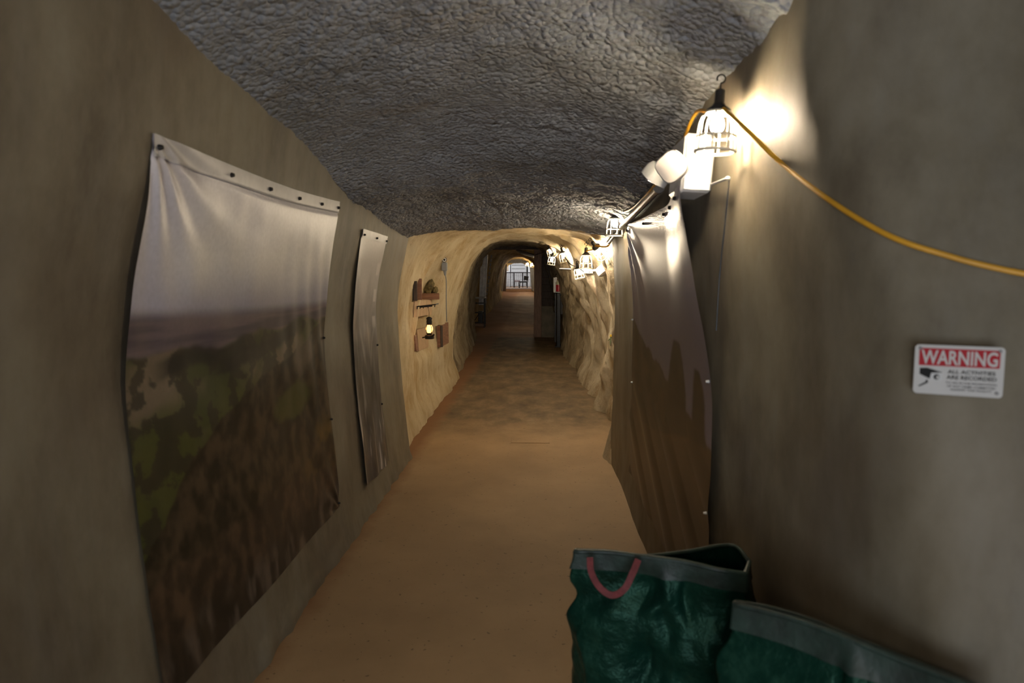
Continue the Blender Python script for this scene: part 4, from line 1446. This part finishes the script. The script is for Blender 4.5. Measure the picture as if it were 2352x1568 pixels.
# ================================================================== EXTINGUISHER, POLE, BIN
ey = onwall(1284, 655, BV_R, 0.16).y
ex = thing('fire_extinguisher', 'red fire extinguisher with a cream label in a white wall bracket', 'extinguisher', at(1283, 670, ey))
c0, c1 = at(1283.2, 669.5, ey), at(1283.2, 636, ey)
Hh = c1.z - c0.z
T = Matrix.Translation(c0)
MB().lathe([(0.055, 0.0), (0.064, 0.006), (0.064, Hh * 0.86), (0.05, Hh * 0.93), (0.022, Hh), (0.022, Hh + 0.02)], 18, T).build('cylinder', M['red'], ex)
MB().lathe([(0.0652, Hh * 0.47), (0.0652, Hh * 0.78)], 18, T).build('instruction_label', M['label'], ex)
MB().lathe([(0.018, Hh + 0.015), (0.024, Hh + 0.02), (0.024, Hh + 0.055), (0.012, Hh + 0.06)], 12, T).build('valve', M['blackmetal'], ex)
MB().tube([c0 + Vector((0, 0, Hh + 0.05)), c0 + Vector((-0.03, -0.04, Hh + 0.075)), c0 + Vector((-0.06, -0.08, Hh + 0.055))], 0.008, 8).build('lever', M['blackmetal'], ex)
MB().tube([c0 + Vector((0, 0, Hh + 0.03)), c0 + Vector((0.05, -0.04, Hh + 0.04)), c0 + Vector((0.07, -0.04, Hh - 0.05)), c0 + Vector((0.066, -0.03, Hh * 0.4))], 0.009, 8).build('hose', M['black'], ex)
MB().bbox(c0 + Vector((-0.065, -0.07, Hh * 0.82)), (0.045, 0.004, 0.11), Matrix.Rotation(0.25, 4, 'Y'), 0.001).build('inspection_tag', M['white'], ex)
br = thing('extinguisher_bracket', 'white plastic bracket holding the red fire extinguisher', 'bracket', at(1274, 670, ey))
pa, pb = at(1271.2, 637, ey + 0.05), at(1277, 671.5, ey + 0.05)
MB().bbox(((pa.x + pb.x) / 2, ey + 0.07, (pa.z + pb.z) / 2), (pb.x - pa.x, 0.06, pa.z - pb.z), None, 0.006).build('back_plate', M['white'], br)
pa, pb = at(1272, 670.2, ey), at(1288, 672.5, ey)
MB().bbox(((pa.x + pb.x) / 2, ey, c0.z - 0.012), (pb.x - pa.x, 0.14, 0.02), None, 0.005).build('tray', M['white'], br)

po = thing('black_post', 'black steel post standing under the fire extinguisher', 'post', at(1281, 796, 15.3))
fz = float(floor_z(0.4, ey))
pc = at(1283.5, 690, ey + 0.02)
MB().bbox((pc.x, pc.y, (c0.z - 0.03) / 2), (0.085, 0.07, c0.z - 0.03), None, 0.008).build('post_shaft', M['blackmetal'], po)
MB().bbox((pc.x - 0.075, pc.y - 0.02, (c0.z - 0.03) / 2 + 0.05), (0.03, 0.03, c0.z - 0.15), None, 0.004).build('side_channel', M['blackmetal'], po)
MB().bbox((pc.x, pc.y, 0.012), (0.16, 0.14, 0.024), None, 0.004).build('base_plate', M['blackmetal'], po)
bi = thing('black_bin', 'black box hanging on the rock beside the steel post', 'box', at(1291, 700, ey))
pa, pb = at(1287, 677, ey - 0.1), at(1297.5, 722, ey - 0.1)
MB().bbox(((pa.x + pb.x) / 2, ey - 0.1, (pa.z + pb.z) / 2), (pb.x - pa.x, 0.14, pa.z - pb.z), None, 0.01).build('case', M['black'], bi)
MB().bbox(((pa.x + pb.x) / 2, ey - 0.1, pa.z + 0.01), (pb.x - pa.x + 0.02, 0.16, 0.025), None, 0.005).build('lid', M['blackmetal'], bi)
pa, pb = at(1288, 612, ey + 0.2), at(1293, 678, ey + 0.2)
tag(MB().bbox(((pa.x + pb.x) / 2, ey + 0.2, (pa.z + pb.z) / 2), (pb.x - pa.x, 0.05, pa.z - pb.z), None, 0.006).build('timber_batten', M['wood_post']), 'upright red-brown batten behind the fire extinguisher', 'timber')
rd0, rd1 = at(1286, 617.5, 12.0), at(1316, 618.5, 10.2)
tag(MB().tube([rd0, rd1], 0.012, 10).build('metal_rod', M['chrome']), 'short shiny metal rod sticking out of the rock under the tilted lamp', 'rod')

# ================================================================== TIMBER FRAMES
ty = 17.75
tf = thing('timber_set', 'timber frame with a brown right post and boarded side, end of the rock tunnel', 'timber frame', at(1235, 775, ty))
pa, pb = at(1227, 570, ty), at(1243.5, 775, ty)
MB().bbox(((pa.x + pb.x) / 2, ty, pa.z / 2), (pb.x - pa.x, 0.2, pa.z), None, 0.01).build('post', M['wood_post'], tf)
la, lb_ = at(1083, 570, ty), at(1090, 775, ty)
MB().bbox(((la.x + lb_.x) / 2 - 0.03, ty, la.z / 2), (lb_.x - la.x + 0.06, 0.2, la.z), None, 0.01).build('post', M['wood_dark'], tf)
ba, bb = at(1078, 561, ty), at(1262, 573, ty)
MB().bbox(((ba.x + bb.x) / 2, ty, (ba.z + bb.z) / 2), (bb.x - ba.x, 0.24, ba.z - bb.z), None, 0.01).build('beam', M['wood_dark'], tf)
x0, x1 = at(1243.5, 700, ty).x, at(1279, 700, ty).x
ztop, zbot = at(1243, 572, ty).z, at(1243, 702, ty).z
npk = 8
for i in range(npk):
    za = zbot + (ztop - zbot) * i / npk
    zb = zbot + (ztop - zbot) * (i + 1) / npk
    MB().bbox(((x0 + x1) / 2, ty + 0.06 + 0.012 * (i % 2), (za + zb) / 2), (x1 - x0, 0.04, zb - za + 0.006), None, 0.008).build('plank', M['wood_dark'], tf)
struct(MB().bbox(((x0 + x1) / 2, ty + 0.08, zbot / 2 - 0.02), (x1 - x0, 0.12, zbot + 0.02), None, 0.01).build('wall_plinth', M['concrete']))
# slanted roof boards beyond the frame
rb = thing('roof_boards', 'slanted boards under the roof just beyond the timber frame', 'timber')
for i in range(5):
    yy = 18.4 + i * 0.5
    p, q2 = at(1188 + i * 3, 574 + i * 2.2, yy), at(1240, 590 + i * 1.0, yy + 0.3)
    v = (q2 - p)
    R = v.to_track_quat('X', 'Z').to_matrix().to_4x4()
    MB().bbox((p + q2) / 2, (v.length, 0.16, 0.03), R, 0.004).build('plank', M['wood_dark'], rb)

# galvanised sheet leaning at the left
gs = thing('corrugated_sheet', 'tall galvanised metal sheet leaning against the left side beyond the frame', 'metal sheet', at(1108, 690, 22.5))
gy = 22.3
for i in range(9):
    a, b = i / 9, (i + 1) / 9
    t0, t1 = at(1105.5 + 15.5 * a, 571, gy), at(1105.5 + 15.5 * b, 571, gy)
    b0_, b1_ = at(1100 + 15.5 * a, 700, gy), at(1100 + 15.5 * b, 700, gy)
    m = MB()
    dpt = 0.05 if i in (0, 4, 8) else 0.0
    m.add([t0 + Vector((0, -dpt, 0)), t1 + Vector((0, -dpt, 0)), b1_ + Vector((0, -dpt, 0)), b0_ + Vector((0, -dpt, 0)),
           t0 + Vector((0, 0.05, 0)), t1 + Vector((0, 0.05, 0)), b1_ + Vector((0, 0.05, 0)), b0_ + Vector((0, 0.05, 0))],
          [[0, 1, 2, 3], [7, 6, 5, 4], [0, 4, 5, 1], [1, 5, 6, 2], [2, 6, 7, 3], [3, 7, 4, 0]])
    m.build('rib', M['galv'], gs, False)
pst = thing('perforated_strip', 'narrow perforated silver strip beside the leaning metal sheet', 'metal strip', at(1121, 690, 22.8))
p, q2 = at(1129, 585, 22.8), at(1115.5, 700, 22.8)
for i in range(12):
    a, b = p.lerp(q2, i / 12), p.lerp(q2, (i + 0.72) / 12)
    MB().tube([a, b], 0.028, 6).build('link', M['galv'], pst)
# bar-height stand
bs = thing('metal_stand', 'black metal bar-height stand at the left beyond the timber frame', 'stand', at(1098, 747, 20.8))
by_ = 20.6
x0, x1 = at(1085, 700, by_).x, at(1112, 700, by_).x
zb = float(floor_z(x0, by_)) - 0.01
zt = at(1098, 684, by_).z
for xx in (x0, x1):
    for dy in (0, 0.38):
        MB().bbox((xx, by_ + dy, (zb + zt) / 2), (0.03, 0.03, zt - zb), None, 0.004).build('leg', M['blackmetal'], bs)
MB().bbox(((x0 + x1) / 2, by_ + 0.19, zt), (x1 - x0 + 0.06, 0.46, 0.035), None, 0.01).build('top', M['galv'], bs)
for zz in (0.16, 0.5, 0.82):
    for dy in (0, 0.38):
        MB().bbox(((x0 + x1) / 2, by_ + dy, zb + (zt - zb) * zz), (x1 - x0, 0.022, 0.022), None, 0.003).build('rung', M['blackmetal'], bs)
MB().bbox(((x0 + x1) / 2, by_ + 0.19, zb + (zt - zb) * 0.08), (x1 - x0, 0.36, 0.03), None, 0.004).build('lower_shelf', M['wood_post'], bs)
MB().bbox(((x0 + x1) / 2 + 0.06, by_ + 0.15, zb + (zt - zb) * 0.36), (0.14, 0.2, 0.36), None, 0.01).build('casing', M['blackmetal'], bs)
MB().tube([(x0, by_, zb + 0.12), ((x0 + x1) / 2 + 0.03, by_, zb + 0.45)], 0.012, 6).build('brace', M['blackmetal'], bs)

# second timber set at the mouth of the hall
t2 = thing('timber_set', 'grey weathered timber set with leaning posts before the lit hall', 'timber frame', at(1156, 664, 34.5))
fy = 34.6


def beam_px(a, b, w, Yd, name, mat, parent, dep=0.2):
    p, q_ = at(*a, Yd), at(*b, Yd)
    v = q_ - p
    R = v.to_track_quat('Z', 'Y').to_matrix().to_4x4()
    return MB().bbox((p + q_) / 2, (w, dep, v.length), R, 0.012).build(name, mat, parent)


beam_px((1150, 668), (1159, 589), 0.20, fy, 'post', M['wood_grey'], t2)
beam_px((1157.5, 668), (1160, 600), 0.16, fy + 0.15, 'post', M['wood_dark'], t2)
beam_px((1226, 668), (1219, 590), 0.2, fy - 0.2, 'post', M['wood_grey'], t2)
beam_px((1158, 599.5), (1222, 599.5), 0.10, fy + 0.1, 'beam', M['wood_grey'], t2)
beam_px((1160, 604), (1174, 590), 0.12, fy + 0.2, 'brace', M['wood_grey'], t2)
beam_px((1148, 604), (1158, 592), 0.12, fy + 0.1, 'brace', M['wood_grey'], t2)
beam_px((1201, 592), (1224, 603), 0.12, fy + 0.2, 'brace', M['wood_grey'], t2)

# ================================================================== HALL CONTENTS
ry = 40.2
rl = thing('railing', 'dark metal railing with a wire grid across the lit hall', 'railing', at(1193, 663, ry))
xa, xb = at(1160, 627, ry).x, at(1221, 627, ry).x
zr = at(1190, 626, ry).z
MB().tube([(xa, ry, zr), (xb, ry, zr)], 0.028, 8).build('top_rail', M['blackmetal'], rl)
MB().tube([(xa, ry, hz + 0.08), (xb, ry, hz + 0.08)], 0.02, 8).build('bottom_rail', M['galv'], rl)
for t in np.linspace(0, 1, 4):
    MB().tube([(xa + (xb - xa) * t, ry, hz), (xa + (xb - xa) * t, ry, zr)], 0.025, 8).build('post', M['blackmetal'], rl)
for t in np.linspace(0, 1, 15)[1:-1]:
    MB().tube([(xa + (xb - xa) * t, ry, hz + 0.08), (xa + (xb - xa) * t, ry, zr)], 0.011, 6).build('baluster', M['galv'], rl)
for k in range(1, 8):
    z = hz + 0.08 + (zr - hz - 0.08) * k / 8
    MB().tube([(xa, ry, z), (xb, ry, z)], 0.010, 6).build('cross_wire', M['galv'], rl)
# chair
hy = 38.2
ch = thing('stacking_chair', 'black chair standing before the railing in the far hall', 'chair', at(1203, 662, hy))
cx_ = at(1202, 648, hy).x
sz_ = at(1202, 648, hy).z
for sx in (-0.2, 0.2):
    for sy in (-0.2, 0.2):
        MB().tube([(cx_ + sx * 1.1, hy + sy * 1.1, hz), (cx_ + sx * 0.9, hy + sy * 0.9, sz_)], 0.016, 8).build('leg', M['blackmetal'], ch)
MB().bbox((cx_, hy, sz_ + 0.02), (0.46, 0.44, 0.06), None, 0.025).build('seat', M['black'], ch)
bp = at(1208.5, 638.5, hy + 0.2)
MB().bbox((bp.x, hy + 0.2, bp.z), (0.26, 0.04, 0.24), Matrix.Rotation(0.12, 4, 'Y'), 0.015).build('backrest', M['black'], ch)
for dx in (-0.09, 0.11):
    MB().tube([(bp.x + dx, hy + 0.2, sz_), (bp.x + dx, hy + 0.2, bp.z)], 0.014, 8).build('back_tube', M['blackmetal'], ch)
# boards and posts round the door
pa, pb = at(1161, 604, 42.5), at(1170, 622, 42.5)
ib = thing('notice_board', 'beige notice board with a white frame left of the white hall door', 'board', at(1166, 623, 42.5))
MB().bbox(((pa.x + pb.x) / 2, 42.5, (pa.z + pb.z) / 2), (pb.x - pa.x, 0.05, pa.z - pb.z), None, 0.01).build('board', M['beige'], ib)
p2 = at(1165, 625, 42.45)
MB().bbox(((pa.x + pb.x) / 2, 42.45, p2.z), (pb.x - pa.x + 0.05, 0.08, 0.12), None, 0.01).build('ledge', M['door'], ib)
p3 = at(1162, 640, 42.45)
MB().bbox((p3.x, 42.45, (hz + p2.z) / 2), (0.10, 0.08, p2.z - hz), None, 0.01).build('leg', M['door'], ib)
p3 = at(1166.5, 640, 42.45)
MB().bbox((p3.x, 42.45, (hz + p2.z) / 2), (0.06, 0.08, p2.z - hz), None, 0.01).build('leg', M['door'], ib)
p = at(1170.5, 600, 41.6); 
tag(MB().bbox((p.x, 41.6, (hz + p.z) / 2), (0.12, 0.12, p.z - hz), None, 0.01).build('white_post', M['door']), 'white post beside the white hall door', 'post')
p = at(1172.6, 598, 41.2)
tag(MB().bbox((p.x, 41.2, (hz + p.z) / 2), (0.05, 0.05, p.z - hz), None, 0.006).build('dark_post', M['blackmetal']), 'thin dark post in front of the white post by the hall door', 'post')
p = at(1211.5, 612, 41.0)
tag(MB().bbox((p.x, 41.0, (hz + p.z) / 2), (0.08, 0.08, p.z - hz), None, 0.006).build('dark_post', M['blackmetal']), 'dark post right of the white hall door behind the chair', 'post')
p = at(1215, 606, 42.6)
tag(MB().bbox((p.x, 42.6, (hz + p.z) / 2), (0.16, 0.06, p.z - hz), None, 0.01).build('white_post', M['door']), 'white upright right of the dark post at the far hall', 'post')
pa, pb = at(1180, 643.5, 40.6), at(1194, 647, 40.6)
lwb = thing('bench', 'low maroon bench behind the railing in the far hall', 'bench', ((pa.x + pb.x) / 2, 40.6, hz))
MB().bbox(((pa.x + pb.x) / 2, 40.6, (pa.z + pb.z) / 2), (pb.x - pa.x, 0.3, pa.z - pb.z), None, 0.01).build('seat', M['maroon'], lwb)
for xx in (pa.x + 0.05, pb.x - 0.05):
    MB().box((xx, 40.6, (hz + pb.z) / 2), (0.05, 0.25, pb.z - hz)).build('leg', M['blackmetal'], lwb, False)
